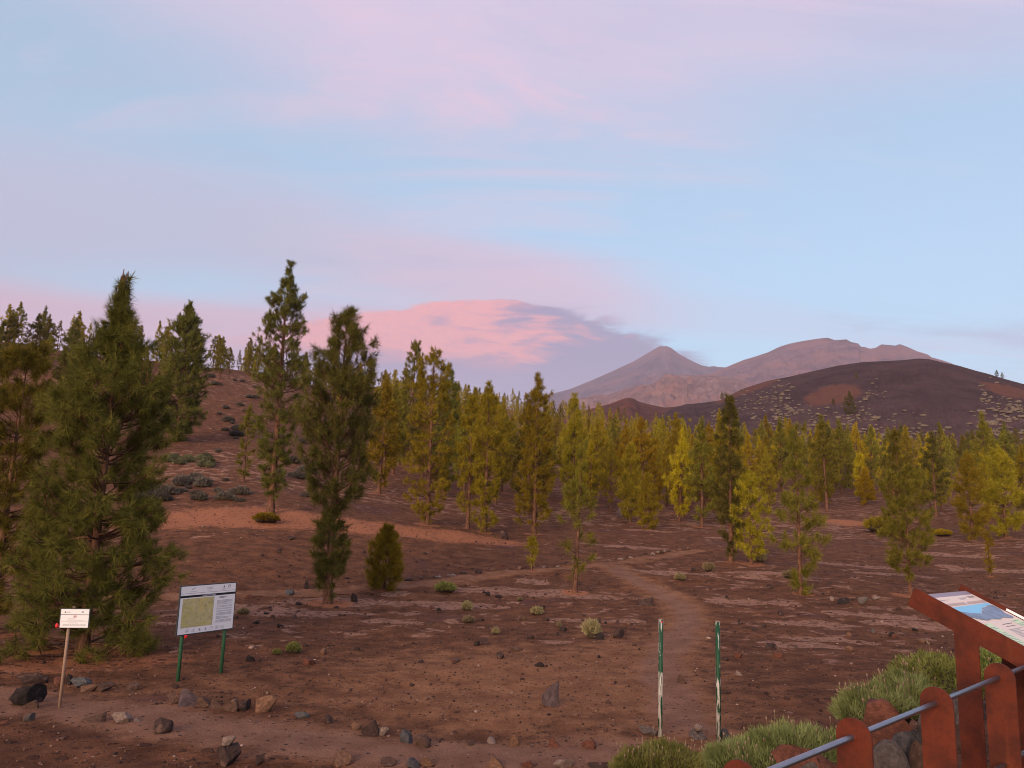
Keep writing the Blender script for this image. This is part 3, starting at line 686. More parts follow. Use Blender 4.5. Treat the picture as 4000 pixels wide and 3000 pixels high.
stand(52, -60, 980, 145, 188, 4.5, 8.5, ['green', 'dark', 'green', 'olive'], tone('on hill behind large left pine'), 'pines on the left hill', 5, 3.6)
stand(5, -700, -80, 70, 200, 8, 13, ['green', 'dark'], tone('left of large left pine'), 'pines left of the large pine', 6, 6)
stand(34, 900, 1600, 172, 270, 6, 11, ['green', 'dark', 'olive'], tone('on hill behind tallest spire'), 'pines on the hill behind the spire', 7, 4.5)
stand(14, 60, 620, 95, 145, 5, 9, ['green', 'olive', 'dark'], tone('on slope behind large left pine'), 'pines on the slope behind the large pine', 10, 4.5)
stand(140, 1560, 2860, 240, 430, 7, 11, ['olive', 'olive', 'green'], '', 'wood', 21, 4.0)
stand(100, 2860, 4250, 225, 320, 7, 11, ['olive', 'green', 'green'], '', 'wood', 22, 4.0)
stand(55, 2250, 2900, 400, 560, 7, 10, ['green', 'olive'], '', 'wood', 23, 5.0)
stand(26, 780, 1330, 160, 192, 5, 8.5, ['green', 'dark', 'olive'], tone('on ridge between the tall pines'), 'pines on the ridge between the tall pines', 11, 3.2)
# the pines that show largest stand singly, the rest make up the distant wood
FOREST.sort(key=lambda f: -f[2]/f[3] if f[6] != 'wood' else 1)
FARWOOD = [f[:4]+({'gold': 'olive', 'dark': 'green'}.get(f[4], f[4]),)+f[5:] for f in FOREST[256:]]; FOREST = FOREST[:256]
NEARP, FARP = [], []
def build_trees():
    for i, (p, d, H, prof, m_, label, seed, group, kw) in enumerate(HEROES):
        plant_pine(pine('pine_%d' % seed, seed, H, prof, **kw), (p.x, p.y, p.z-.03), label, m_, group)
    near, far, tiny = NEARP, FARP, []
    shapes = [[(.10, .3), (.16, .6), (.35, .85), (.6, .6), (.8, .28), (.92, .10), (1, .02)], [(.18, .2), (.25, .8), (.4, 1.0), (.65, .62), (.84, .24), (.93, .09), (1, .02)],
              [(.06, .4), (.12, .95), (.3, 1.0), (.55, .72), (.8, .30), (.92, .10), (1, .02)], [(.25, .2), (.32, .6), (.5, .72), (.68, .5), (.78, .16), (.88, .22), (1, .02)], [(.12, .3), (.2, .75), (.45, .66), (.75, .32), (.9, .10), (1, .02)]]
    for k, sh in enumerate(shapes):
        prof = [(10*a, 2.35*b) for a, b in sh]
        near.append(pine('near_pine_%d' % k, 100+k, 10, prof, ws=.44, nb=6, tl=.38, K=8, nw=.064, tsp=9, sub=3.2, bare=.45, keep=.86, puff=3))
        far.append(pine('far_pine_%d' % k, 200+k, 10, prof, ws=.5, nb=6, tl=.42, K=7, nw=.11, tsp=9, sub=2.4, bare=.45, puff=2))
        tiny.append(pine('tiny_pine_%d' % k, 260+k, 10, prof, ws=.8, nb=5, tl=.62, K=6, nw=.24, tsp=9, sub=1.6, bare=.5, puff=1, limbs=False))
    ROWS = {g_: np.quantile([f[3] for f in FOREST if f[6] == g_], [.33, .67]) for g_ in set(f[6] for f in FOREST)}
    HMED = {g_: np.median([f[2] for f in FOREST if f[6] == g_]) for g_ in ROWS}
    for (x, y, H, d, m_, label, group, rz, u) in FOREST:
        pro = near if d < 150 else far
        s = H/10.0; wd = s*(.82+.4*u)
        row = ('front row', 'middle rows', 'back row')[int(np.searchsorted(ROWS[group], d))]
        size = ('tall' if H > HMED[group] else 'short')+' '+('broad' if u > .5 else 'slim')
        REL.append(plant_pine(pro[int(u*997) % len(pro)], (x, y, gz(x, y)-.05), size+' '+label.replace(' pine ', ' pine, '+row+' ', 1), m_, group, rz, (wd, wd, s)))

    # the far wood, too distant to tell one tree from the next: one mass per tone
    for tn in ('olive', 'green'):
        A, B = Acc(), Acc()
        for (x, y, H, d, m_, label, group, rz, u) in FARWOOD:
            if m_ != tn: continue
            wood, crown = tiny[int(u*997) % len(tiny)]; s = H/10.0; wd = s*(.82+.4*u); o = np.array([x, y, gz(x, y)-.05])
            for me, acc in ((wood, A), (crown, B)):
                if me.name not in _cache:
                    v = np.empty(len(me.vertices)*3, np.float32); me.vertices.foreach_get('co', v); t = np.empty(len(me.vertices), np.float32); me.attributes['tint'].data.foreach_get('value', t)
                    _cache[me.name] = (v.reshape(-1, 3), [p_.vertices[:] for p_ in me.polygons], t)
                v, f, t = _cache[me.name]; c, sn = math.cos(rz), math.sin(rz)
                V = np.stack(((v[:, 0]*c-v[:, 1]*sn)*wd, (v[:, 0]*sn+v[:, 1]*c)*wd, v[:, 2]*s), -1)+o
                q = np.array([k for k in f if len(k) == 4]); tr_ = np.array([k for k in f if len(k) == 3])
                acc.add(V, q if len(q) else None, tr_ if len(tr_) else None, t)
        o = tag(link('distant_wood', B.mesh('distant_wood_'+tn), None, M[tn]), 'hazy '+{'olive': 'olive', 'green': 'green'}[tn]+' pine wood far behind the nearer trees', 'wood', kind='stuff')
        link('trunks', A.mesh('distant_trunks_'+tn), o, M['bark'])['kind'] = 'stuff'
_cache = {}

# ------------------------------------------------------------------ hills and mountains
def ridge(name, crest, D, front, back, zb, mat_, n_t=90, step=2.0, power=1.0, rough=6.0, gully=10.0, gs=1.0, round_=.06, extra=None, seed=3, base_fn=None, colfn=None):
    """landform with a crest line of known bearing and height at distance D, a slope towards the viewer and one behind"""
    xs = np.arange(crest[0][0], crest[-1][0]+.1, step)
    ys = np.interp(xs, [c[0] for c in crest], [c[1] for c in crest])
    k = np.array([.25, .5, .25]); ys[1:-1] = np.convolve(ys, k, 'valid')
    ae = np.array([pix_azel(x, y) for x, y in zip(xs, ys)]); a = np.radians(ae[:, 0])
    zc = CAM_H + D*np.tan(np.radians(ae[:, 1]))
    t = np.concatenate((np.linspace(1, 0, n_t)**1.0, -np.linspace(0, 1, 14)[1:]))           # 1 front foot .. 0 crest .. -1 back foot
    A, T = np.meshgrid(a, t, indexing='ij'); ZC = np.repeat(zc[:, None], len(t), 1)
    dist = np.where(T >= 0, D-T*front, D-T*back)
    tt = np.abs(T); ts = np.sqrt(tt*tt+round_**2)-round_; ts = ts/(math.sqrt(1+round_**2)-round_)
    zbb = zb if base_fn is None else base_fn(A)
    Zm = zbb+(ZC-zbb)*(1-ts)**power
    arc = A*D
    if gully: Zm = Zm + gully*sstep(tt, .06, .45)*(1-tt)**.3*fbm(arc/(60*gs)+fbm(arc/(90*gs), tt*3, seed+5, 2)*1.2, tt*1.6+.3, seed, 4, .55)*2
    if rough: Zm = Zm + rough*sstep(tt, .03, .3)*fbm(arc/(40*gs), dist/(40*gs), seed+9, 5, .6)*2
    X = dist*np.sin(A); Y = dist*np.cos(A)
    i = np.arange(X.size).reshape(X.shape)
    q = np.stack((i[:-1, :-1], i[1:, :-1], i[1:, 1:], i[:-1, 1:]), -1).reshape(-1, 4)[:, ::-1]
    V = np.stack((X, Y, Zm), -1).reshape(-1, 3)
    at = {'slope_t': T.ravel(), 'px': np.repeat(xs[:, None], len(t), 1).ravel()}
    if colfn: at.update(colfn(np.repeat(xs[:, None], len(t), 1).ravel(), T.ravel(), V))
    o = tag(link(name, np_mesh(name, V, quads=q, smooth=True, attrs=at), None, mat_), kind='structure')
    def surf(x_, t_):
        ix = int(np.clip((x_-xs[0])/step, 0, len(xs)-1)); it = int(np.argmin(np.abs(t-t_)))
        return Vector((X[ix, it], Y[ix, it], Zm[ix, it]))
    return o, surf
def mountain_material(name, a, b, c3, sc_, red=.5):
    m_, g = mat(name); geo = g.new('ShaderNodeNewGeometry'); P = geo.outputs['Position']
    n = g.noise(P, .006*sc_, 7, .65); f = g.noise(P, .03*sc_, 6, .68); r = g.noise(P, .0022*sc_, 4, .55)
    mp = g.new('ShaderNodeMapping'); mp.inputs['Scale'].default_value = (1, .25, .25); g.l.new(P, mp.inputs[0]); s = g.noise(mp.outputs[0], .02*sc_, 5, .6)
    c = g.mix(g.ss(n, .35, .68), a+(1,), b+(1,)); c = g.mix(g.math('MULTIPLY', g.ss(r, .46, .62), red), c, c3+(1,))
    c = g.mix(g.math('MULTIPLY', g.ss(f, .5, .7), .35), c, tuple(x*.55 for x in a)+(1,)); c = g.mix(g.math('MULTIPLY', g.ss(s, .55, .72), .3), c, tuple(min(1, x*1.35) for x in b)+(1,))
    finish(g, principled(g, c, .97, 0, g.math('ADD', n, f), .7, 20/sc_, .05).outputs[0]); return m_
def hill_material():
    m_, g = mat('black_cinder'); geo = g.new('ShaderNodeNewGeometry'); P = geo.outputs['Position']
    n = g.noise(P, .06, 6, .6); f = g.noise(P, .7, 5, .65); rd = attr(g, 'red'); pl = attr(g, 'pale')
    c = g.mix(g.ss(n, .3, .7), (.045, .028, .031, 1), (.073, .044, .046, 1))
    c = g.mix(g.ss(g.math('ADD', rd, g.math('MULTIPLY', g.math('SUBTRACT', n, .5), 1.6)), .25, .95), c, (.112, .051, .039, 1))
    c = g.mix(g.math('MULTIPLY', g.ss(g.math('ADD', pl, g.math('MULTIPLY', g.math('SUBTRACT', f, .5), 1.3)), .45, .8), .55), c, (.125, .075, .066, 1))
    c = g.mix(g.math('MULTIPLY', g.ss(f, .5, .75), .4), c, (.036, .022, .024, 1))
    finish(g, principled(g, c, .97, 0, f, .5, .8, .05).outputs[0]); return m_
def build_mountains():
    Mt = mountain_material('peak_rock_haze_tint', (.082, .054, .082), (.160, .100, .128), (.25, .115, .104), 1.0)  # purple of the distant air is put into the rock colour
    Mv = mountain_material('ridge_rock_haze_tint', (.112, .064, .080), (.218, .126, .138), (.28, .126, .110), 1.4, .6)  # some of the same aerial purple mixed into this rock
    Mf = mountain_material('foothill_rock', (.140, .080, .080), (.270, .164, .150), (.29, .136, .106), 3.0, .6)
    Mr = mountain_material('red_cinder', (.070, .034, .030), (.105, .046, .038), (.145, .050, .036), 14.0, .8)
    ridge('volcano_peak', [(1900, 1610), (2060, 1568), (2158, 1539), (2226, 1521), (2316, 1485), (2393, 1451), (2475, 1413), (2542, 1374), (2566, 1359), (2580, 1353), (2592, 1355), (2600, 1353), (2612, 1356), (2624, 1362), (2655, 1386), (2710, 1415), (2741, 1429), (2770, 1434), (2791, 1431), (2800, 1434), (2832, 1437), (2950, 1470), (3150, 1530)],
          8600, 3600, 3000, 300, Mt, 110, 2.0, 1.15, 70, 170, 5, .03, seed=31)
    ridge('crater_mountain', [(2560, 1560), (2700, 1490), (2832, 1438), (2904, 1408), (2949, 1395), (3000, 1378), (3041, 1358), (3081, 1345), (3136, 1334), (3194, 1325), (3233, 1321), (3260, 1330), (3289, 1329), (3305, 1327), (3325, 1338), (3353, 1344), (3362, 1356), (3376, 1357), (3398, 1364), (3420, 1361), (3443, 1347), (3470, 1349), (3497, 1352), (3515, 1346), (3542, 1356), (3583, 1374), (3628, 1388), (3637, 1397), (3678, 1408), (3714, 1420), (3746, 1433), (3791, 1449), (3859, 1471), (4000, 1520), (4200, 1600), (4500, 1700)],
          6300, 2600, 2500, 280, Mv, 110, 2.0, 1.1, 60, 150, 4, .03, seed=41)
    ridge('lava_foothill', [(2180, 1600), (2258, 1562), (2320, 1556), (2362, 1553), (2400, 1540), (2452, 1521), (2500, 1514), (2542, 1510), (2570, 1498), (2597, 1490), (2640, 1480), (2678, 1474), (2720, 1471), (2769, 1470), (2814, 1472), (2859, 1480), (2900, 1492), (3000, 1530), (3200, 1600)],
          4300, 1900, 1200, 180, Mf, 90, 2.0, .8, 50, 80, 3, .06, seed=51)
    ridge('red_ridge', [(1950, 1700), (2100, 1650), (2260, 1612), (2340, 1592), (2384, 1580), (2429, 1563), (2452, 1556), (2475, 1561), (2497, 1574), (2542, 1585), (2597, 1596), (2678, 1588), (2746, 1586), (2850, 1590), (3000, 1600), (3300, 1640)],
          760, 250, 200, 40, Mr, 60, 4.0, .9, 3.0, 5.0, .35, .10, seed=61)
    crest = [(2560, 1640), (2620, 1606), (2678, 1587), (2746, 1582), (2814, 1571), (2859, 1548), (2904, 1526), (3000, 1496), (3081, 1481), (3181, 1458), (3271, 1438), (3371, 1424), (3452, 1420), (3533, 1416), (3588, 1410), (3633, 1413), (3678, 1424), (3746, 1438), (3814, 1458), (3859, 1469), (3904, 1483), (4000, 1510), (4300, 1590), (4700, 1720)]
    def base(A): return ground_z(280*np.sin(A), 280*np.cos(A), False)-1.5
    def col(x, t, V):
        red = np.zeros(len(x)); e = lambda cx, ct, rx, rt: 1-sstep(np.hypot((x-cx)/rx, (t-ct)/rt), .55, 1.15)
        red = np.maximum(red, e(3250, .55, 140, .12)); red = np.maximum(red, e(3950, .37, 140, .13)); red = np.maximum(red, e(3660, .03, 150, .07)); red = np.maximum(red, .9*e(2920, .12, 170, .2))
        pale = sstep(t, .45, .75)*.55
        return {'red': red, 'pale': pale}
    o, surf = ridge('cinder_hill', crest, 520, 235, 260, 0, hill_material(), 110, 3.0, .92, 1.2, 1.5, .12, .12, base_fn=base, colfn=col, seed=71)
    return surf
# ------------------------------------------------------------------ assemble the large structure
for (x, y, rx, ry, s) in [(1300, 2350, 3.2, 1.2, .62), (1150, 2400, 4, 1.0, .6), (1700, 2365, 4, 1.0, .66), (2000, 2310, 4, 1.2, .64), (2250, 2330, 3.0, .8, .78), (2085, 2275, 1.0, .7, .85), (1530, 2430, 1.4, .5, .82), (2330, 2425, 2.5, .5, .72),
    (2480, 2230, 2.6, 1.0, .68), (2650, 2240, 3, 1.0, .66), (2540, 2073, 2.8, .9, .8), (2790, 2098, 1.2, .5, .85), (3000, 2250, 4, 1.5, .62), (3350, 2210, 3, .7, .78), (3480, 2240, 3, .7, .74), (3400, 2405, 2.4, .7, .76), (3600, 2440, 2.5, .9, .76), (3190, 2440, 2.5, .8, .7), (3120, 2520, 1.6, .7, .78), (3240, 2500, 2.0, .6, .72), (2950, 2350, 3, 1, .66), (3700, 2170, 4, 1, .68), (3900, 2230, 4, 1.2, .66), (2440, 2135, 4, .8, .66), (2740, 2050, 4, 1, .64), (1540, 2318, 1.0, .6, .6), (950, 2380, 3, 1.5, .62), (2230, 2510, 1.5, .5, .68)]:
    PATCHES.append((x, y, rx*1.1, ry*1.15, s+.10))
build_ground()
hill_surf = build_mountains()
build_trees()
# ------------------------------------------------------------------ rocks
import bmesh
def ico(sub):
    bm = bmesh.new(); bmesh.ops.create_icosphere(bm, subdivisions=sub, radius=1.0)
    v = np.array([x.co[:] for x in bm.verts]); f = np.array([[y.index for y in x.verts] for x in bm.faces]); bm.free()
    return v, f
ICO3, ICO2, ICO1 = ico(4), ico(3), ico(1)
def rock_mesh(name, seed, src=None, cuts=9, rough=.10):
    v0, f = src or ICO3; rng = np.random.default_rng(seed); v = v0.copy()
    for k in range(cuts):
        n = rng.normal(0, 1, 3); n /= np.linalg.norm(n); c = rng.uniform(.30, .78)
        d = v@n-c; v = v-np.clip(d, 0, None)[:, None]*n*.99
    r = 1+rough*2*(fbm(v0[:, 0]*1.7+v0[:, 2]*1.3+seed, v0[:, 1]*1.7-v0[:, 2]*.9, seed, 4, .6)) + rough*.5*fbm(v0[:, 0]*7+v0[:, 2]*5, v0[:, 1]*7+seed, seed+3, 3, .6)
    v = v*r[:, None]; v = v-(v.max(0)+v.min(0))/2; v = v/(v.max(0)-v.min(0))
    v[:, 2] = np.maximum(v[:, 2], -.22); v[:, 2] = (v[:, 2]+.22)/.72
    return np_mesh(name, v, tris=f, smooth=True)
ROCKS = [rock_mesh('rock_%d' % k, 300+k, None, 8+k % 7, .07+.02*(k % 4)) for k in range(14)]
SMALLROCKS = [rock_mesh('stone_%d' % k, 340+k, ICO2, 6, .09) for k in range(6)]
STONE = {'black': (.030, .022, .021), 'brown': (.105, .062, .047), 'dark': (.060, .038, .034), 'grey': (.125, .102, .094), 'pale': (.235, .175, .150), 'tan': (.190, .105, .068), 'blue': (.105, .105, .112), 'red': (.150, .060, .042), 'purple': (.095, .068, .072), 'slate': (.075, .072, .078)}
_rk = [0]
def rock(px0, px1, ybase, hpx, colour, label, deep=.9, seed=None, Z=None, group=None, rz=None, sink=.07, name='rock', z=None):
    """rock seen between two pixel columns, resting on the ground at ybase"""
    _rk[0] += 1; rng = random.Random(7000+_rk[0])
    p = hit((px0+px1)/2, ybase) if Z is None else at_depth((px0+px1)/2, ybase, Z)
    d = math.hypot(p.x, p.y); mpp = math.hypot(d, CAM_H-p.z)/F_PX
    wd = (px1-px0)*mpp*.94; h = hpx*mpp*.92; dp = wd*deep
    a = math.atan2(p.x, p.y)
    o = link(name, (ROCKS if wd > .12 else SMALLROCKS)[(seed if seed is not None else _rk[0]) % (14 if wd > .12 else 6)], None, M['rock'])
    q = p+Vector((math.sin(a), math.cos(a), 0))*dp*.35
    o.location = (q.x, q.y, (max(min(gz(q.x, q.y), p.z+.05), p.z-.02) if z is None and Z is None else (p.z if z is None else z))-sink*h)
    o.scale = (wd, dp, h*(1+sink)); o.rotation_euler = (0, 0, -a+(rng.uniform(-.25, .25) if rz is None else rz))
    o.color = STONE[colour]+(1,)
    return tag(o, label, 'rock', group)
def build_rocks():
    R = rock
    R(57, 156, 2757, 66, 'black', 'black lumpy lava boulder left of the small sign post', .8, 3)
    R(93, 142, 2772, 28, 'brown', 'small grey brown stone touching the front of the black boulder', .9)
    R(93, 131, 2822, 27, 'grey', 'light grey wedge-shaped stone at the lower left', .8)
    R(2, 26, 2828, 12, 'red', 'flat reddish chip at the lower left edge', .8)
    R(72, 172, 2674, 38, 'dark', 'long dark low rock lying at the edge of the large pine', .35)
    R(258, 281, 2678, 36, 'black', 'small upright black stone just right of the small sign post', .8)
    R(212, 246, 2678, 30, 'red', 'rust red stone half hidden by the small sign post', .8)
    R(280, 348, 2688, 36, 'blue', 'flat blue grey slab right of the small sign post', .6, 5)
    R(321, 378, 2704, 24, 'tan', 'low tan stone in front of the blue grey slab', .7)
    R(370, 438, 2702, 30, 'brown', 'flat curved brown stone right of the blue grey slab', .6)
    R(497, 538, 2698, 28, 'brown', 'lone brown stone between the two signs', .9)
    R(655, 694, 2755, 36, 'tan', 'brown tan stone at the left end of the stone row below the map board', .9)
    R(690, 786, 2759, 58, 'purple', 'largest grey brown boulder of the row below the map board', .7, 1)
    R(764, 826, 2764, 38, 'brown', 'rounded brown stone right of the largest boulder of the row', .9)
    R(814, 870, 2770, 30, 'brown', 'low brown stone, fourth in the row below the map board', .9)
    R(868, 932, 2782, 46, 'brown', 'knobbly brown stone, fifth in the row below the map board', .8)
    R(927, 980, 2780, 40, 'dark', 'dark knobbly stone, sixth in the row below the map board', .8)
    R(1000, 1078, 2786, 60, 'tan', 'big orange tan boulder with a flat face by the path', .7, 9)
    R(1149, 1207, 2810, 26, 'blue', 'slanting grey slab on the path edge right of the tan boulder', .5)
    R(1264, 1299, 2830, 28, 'dark', 'small brown grey stone alone on the path edge', .9)
    R(1371, 1410, 2854, 28, 'tan', 'small knobbly tan stone left of the dark path boulder', .8)
    R(1407, 1474, 2880, 60, 'dark', 'dark brown boulder between two tan stones on the path edge', .9, 2)
    R(1472, 1519, 2877, 33, 'pale', 'rounded pale tan stone right of the dark path boulder', .9)
    R(1563, 1614, 2907, 48, 'slate', 'smooth blue black stone on the path edge', .9, 6)
    R(1612, 1682, 2921, 42, 'brown', 'angular brown stone right of the blue black stone', .8, 8)
    R(1823, 1851, 2915, 18, 'brown', 'tiny brown stone on the far path edge near the bottom middle', .9)
    R(1900, 1937, 2909, 23, 'pale', 'small pale flat stone on the far path edge near the bottom middle', .9)
    R(1990, 2028, 2916, 42, 'tan', 'orange brown stone below the upright purple grey rock', .8)
    R(2141, 2187, 2921, 40, 'red', 'dark red pitted stone left of the shrub at the bottom', .9)
    R(2270, 2328, 2926, 34, 'red', 'dark red brown pitted stone next to the shrub at the bottom', .9)
    R(2118, 2182, 2762, 94, 'purple', 'tall upright purple grey rock standing in the open middle', .8, 4, rz=.1)
    R(332, 402, 2828, 30, 'brown', 'cluster-like flat brown stone on the near path edge at the left', .8)
    R(438, 503, 2832, 40, 'pale', 'pinkish white and grey stone on the near path edge', .8)
    R(603, 668, 2869, 54, 'dark', 'rounded dark brown boulder on the near path edge', .9, 7)
    R(524, 546, 2822, 14, 'pale', 'tiny pale stone right of the pinkish white stone', .9)
    b = R(850, 930, 2994, 74, 'dark', 'wide dark boulder with a pale stone on it at the bottom', .9, 10)
    t = R(862, 906, 2926, 30, 'pale', 'small pale stone lying on the wide dark boulder', .9, Z=None)
    t.location = (b.location.x, b.location.y-.02, b.location.z+b.scale.z*.93)
    R(996, 1030, 2994, 34, 'dark', 'dark stone at the bottom edge left of the two-tone rock', .9)
    R(1300, 1368, 3002, 48, 'tan', 'tan rock with a dark right face at the bottom edge', .8, 12)
    R(1486, 1544, 2998, 28, 'brown', 'low grey brown stone at the bottom edge right of the tan rock', .8)
    R(1586, 1640, 3004, 32, 'slate', 'dark grey stone at the bottom edge beside a tan one', .8)
    R(1636, 1698, 2999, 34, 'tan', 'tan stone at the bottom edge beside the dark grey one', .8)
    R(1902, 1974, 3004, 42, 'tan', 'orange and grey stone at the bottom edge near the middle', .8)
    R(2034, 2080, 3002, 28, 'red', 'rust brown stone at the bottom edge left of the pale long one', .9)
    R(2166, 2237, 3003, 32, 'pale', 'long grey pink stone at the bottom edge', .7)
    R(2296, 2378, 3008, 28, 'dark', 'dark flat rock at the bottom edge against the shrub', .7)
    R(2494, 2568, 2876, 34, 'grey', 'smooth grey stone at the foot of the left marker post', .8)
    b = R(2692, 2758, 2894, 34, 'grey', 'square lilac grey block between the two marker posts', .8, 13)
    t = R(2722, 2755, 2862, 22, 'pale', 'pinkish white stone on top of the lilac grey block', .9)
    t.location = (b.location.x+.02, b.location.y, b.location.z+b.scale.z*.93)
    R(2812, 2850, 2905, 46, 'slate', 'dark grey stone at the foot of the right marker post', .9)
    R(3355, 3391, 2360, 26, 'grey', 'round grey stone on the dark flat left of the steel desk', .9)
    R(3408, 3436, 2343, 13, 'pale', 'flat light stone behind the round grey stone', .9)
    R(3274, 3318, 2361, 22, 'black', 'dark low stone left of the round grey stone', .9)
    R(3241, 3258, 2348, 16, 'pale', 'small whitish stone near the foot of the thin tufted pine', .9)
    R(3401, 3421, 2474, 17, 'grey', 'small grey stone halfway to the steel desk', .9)
    R(2644, 2682, 2673, 36, 'brown', 'brown stone on the trail between the marker posts', .9)
    R(2870, 2900, 2640, 17, 'pale', 'pale flat stone right of the right marker post', .9)
    R(2305, 2362, 2499, 26, 'black', 'dark flat stone at the root of the large pale shrub', .8)
    R(2390, 2440, 2494, 34, 'dark', 'dark clinker pile right of the large pale shrub', .8)
    R(2488, 2552, 2366, 34, 'dark', 'heap of dark clinkers on the left side of the trail', .8)
    R(1948, 1986, 2108, 36, 'dark', 'round dark boulder at the edge of the orange litter', .9)
    R(1370, 1398, 2352, 34, 'black', 'small black stump-like stone right of the tall sleeved pine', .8)
    R(1112, 1148, 2328, 24, 'blue', 'blue grey stone left of the tall sleeved pine', .9)
    R(1188, 1204, 2300, 34, 'black', 'narrow black stone left of the tall sleeved pine', .9)
    R(2410, 2470, 2026, 46, 'purple', 'large dark boulder behind the low rounded olive pine', .8)
    R(1120, 1158, 2110, 16, 'dark', 'long dark stone on the orange litter below the tallest spire', .6)
    # terrace rocks by the railing
    def T(px0, px1, ytop, ybot, Z, colour, label, seed, deep=.8):
        p = at_depth((px0+px1)/2, ybot, Z); mpp = Z/F_PX
        o = link('rock', ROCKS[seed % 14], None, M['rock']); a = math.atan2(p.x, p.y)
        h = (ybot-ytop)*mpp; wd = (px1-px0)*mpp; g_ = gz(p.x, p.y)
        o.location = (p.x, p.y, min(p.z, g_)-.04); o.scale = (wd, wd*deep, h+max(0, p.z-g_)+.04); o.rotation_euler = (0, 0, -a)
        o.color = STONE[colour]+(1,); tag(o, label, 'rock')
    T(3350, 3640, 2730, 2900, 6.1, 'red', 'big rust red rough boulder behind the steel railing', 0, .7)
    T(3478, 3610, 2850, 2985, 5.2, 'slate', 'dark blue grey boulder behind the second railing plate', 3, .7)
    T(3395, 3560, 2900, 3060, 4.9, 'grey', 'pale grey slab leaning against the dark blue grey boulder', 8, .5)
    T(3020, 3290, 2918, 3080, 5.4, 'red', 'dark reddish rock under the big grassy shrub', 5, .7)
    T(3120, 3200, 2975, 3060, 4.6, 'grey', 'grey stone below the railing bar at the bottom', 9, .8)
    T(3690, 3760, 2700, 2860, 6.5, 'grey', 'pale stone seen between the railing plates and the desk leg', 11, .8)
    T(3830, 3905, 2690, 2790, 6.7, 'purple', 'dark stone behind the desk between its two legs', 2, .8)
    T(3590, 3680, 2790, 2900, 5.9, 'grey', 'rough pinkish grey stone right of the rust red boulder', 6, .8)
    T(3560, 3650, 2900, 3060, 5.0, 'brown', 'brown stone low behind the desk leg', 7, .8)
    T(3700, 3800, 2870, 3080, 5.6, 'brown', 'brown rubble block behind the third railing plate', 1, .8)
    # stones edging the cross path
    rng = random.Random(5); n = len(L_cross)
    t = np.gradient(L_cross, axis=0); t /= np.linalg.norm(t, axis=1)[:, None]
    for (x0, x1, cnt) in ((1575, 2000, 24), (2075, 2330, 12), (2420, 2850, 30)):
        for k in range(cnt):
            px = x0+(x1-x0)*(k+rng.random())/cnt
            xs = [visible_px(p[0], p[1], gz(p[0], p[1]))[0] for p in L_cross[::6]]
            i = int(np.argmin(np.abs(np.array(xs)-px)))*6; off = rng.uniform(.75, 1.05)
            q = L_cross[i]+np.array([-t[i, 1], t[i, 0]])*off
            s = rng.uniform(.16, .42); o = link('edging_stone', SMALLROCKS[k % 6], None, M['rock'])
            o.location = (q[0], q[1], gz(q[0], q[1])-.03); o.scale = (s, s*rng.uniform(.6, 1), s*rng.uniform(.35, .6)); o.rotation_euler = (0, 0, rng.uniform(0, 6))
            c = rng.choice(['pale', 'pale', 'tan', 'dark', 'brown']); o.color = STONE[c]+(1,)
            seg = 'left of open pine' if x1 == 2000 else ('behind open pine' if x1 == 2330 else 'right of path bend')
            REL.append(o); tag(o, ('large ' if s > .29 else 'small ')+{'pale': 'pale', 'tan': 'tan', 'dark': 'dark', 'brown': 'brown'}[c]+' edging stone along the far path '+seg, 'stone', 'stones edging the far path')
    # loose clinkers on the rubble flat
    rng = random.Random(9); k = 0
    while k < 170:
        px, py = rng.uniform(950, 3950), 2150+460*rng.random()**1.3
        p = hit(px, py)
        if not 18 < math.hypot(p.x, p.y) < 48 or min(np.min(np.hypot(L_trail[:, 0]-p.x, L_trail[:, 1]-p.y)), np.min(np.hypot(L_cross[:, 0]-p.x, L_cross[:, 1]-p.y))) < .8: continue
        s = rng.uniform(.10, .34)*(.7+.3*rng.random()); o = link('clinker', SMALLROCKS[k % 6], None, M['rock'])
        o.location = (p.x, p.y, p.z-.12*s); o.scale = (s, s*rng.uniform(.6, 1), s*rng.uniform(.45, .85)); o.rotation_euler = (0, 0, rng.uniform(0, 6))
        c = rng.choice(['dark', 'dark', 'black', 'dark', 'brown', 'red', 'tan']); o.color = STONE[c]+(1,)
        where = 'left of the tall sleeved pine' if px < 1250 else ('between the sleeved pine and the trail' if px < 2500 else ('just right of the trail' if px < 3100 else 'on the far right flat'))
        REL.append(o); far = 'far ' if py < 2290 else ('middle ' if py < 2420 else 'near ')
        tag(o, far+('large ' if s > .2 else 'small ')+{'dark': 'dark brown', 'black': 'black', 'brown': 'mid brown', 'red': 'rust red', 'tan': 'tan'}[c]+' clinker lying '+where, 'stone', 'loose clinkers on the rubble flat'); k += 1
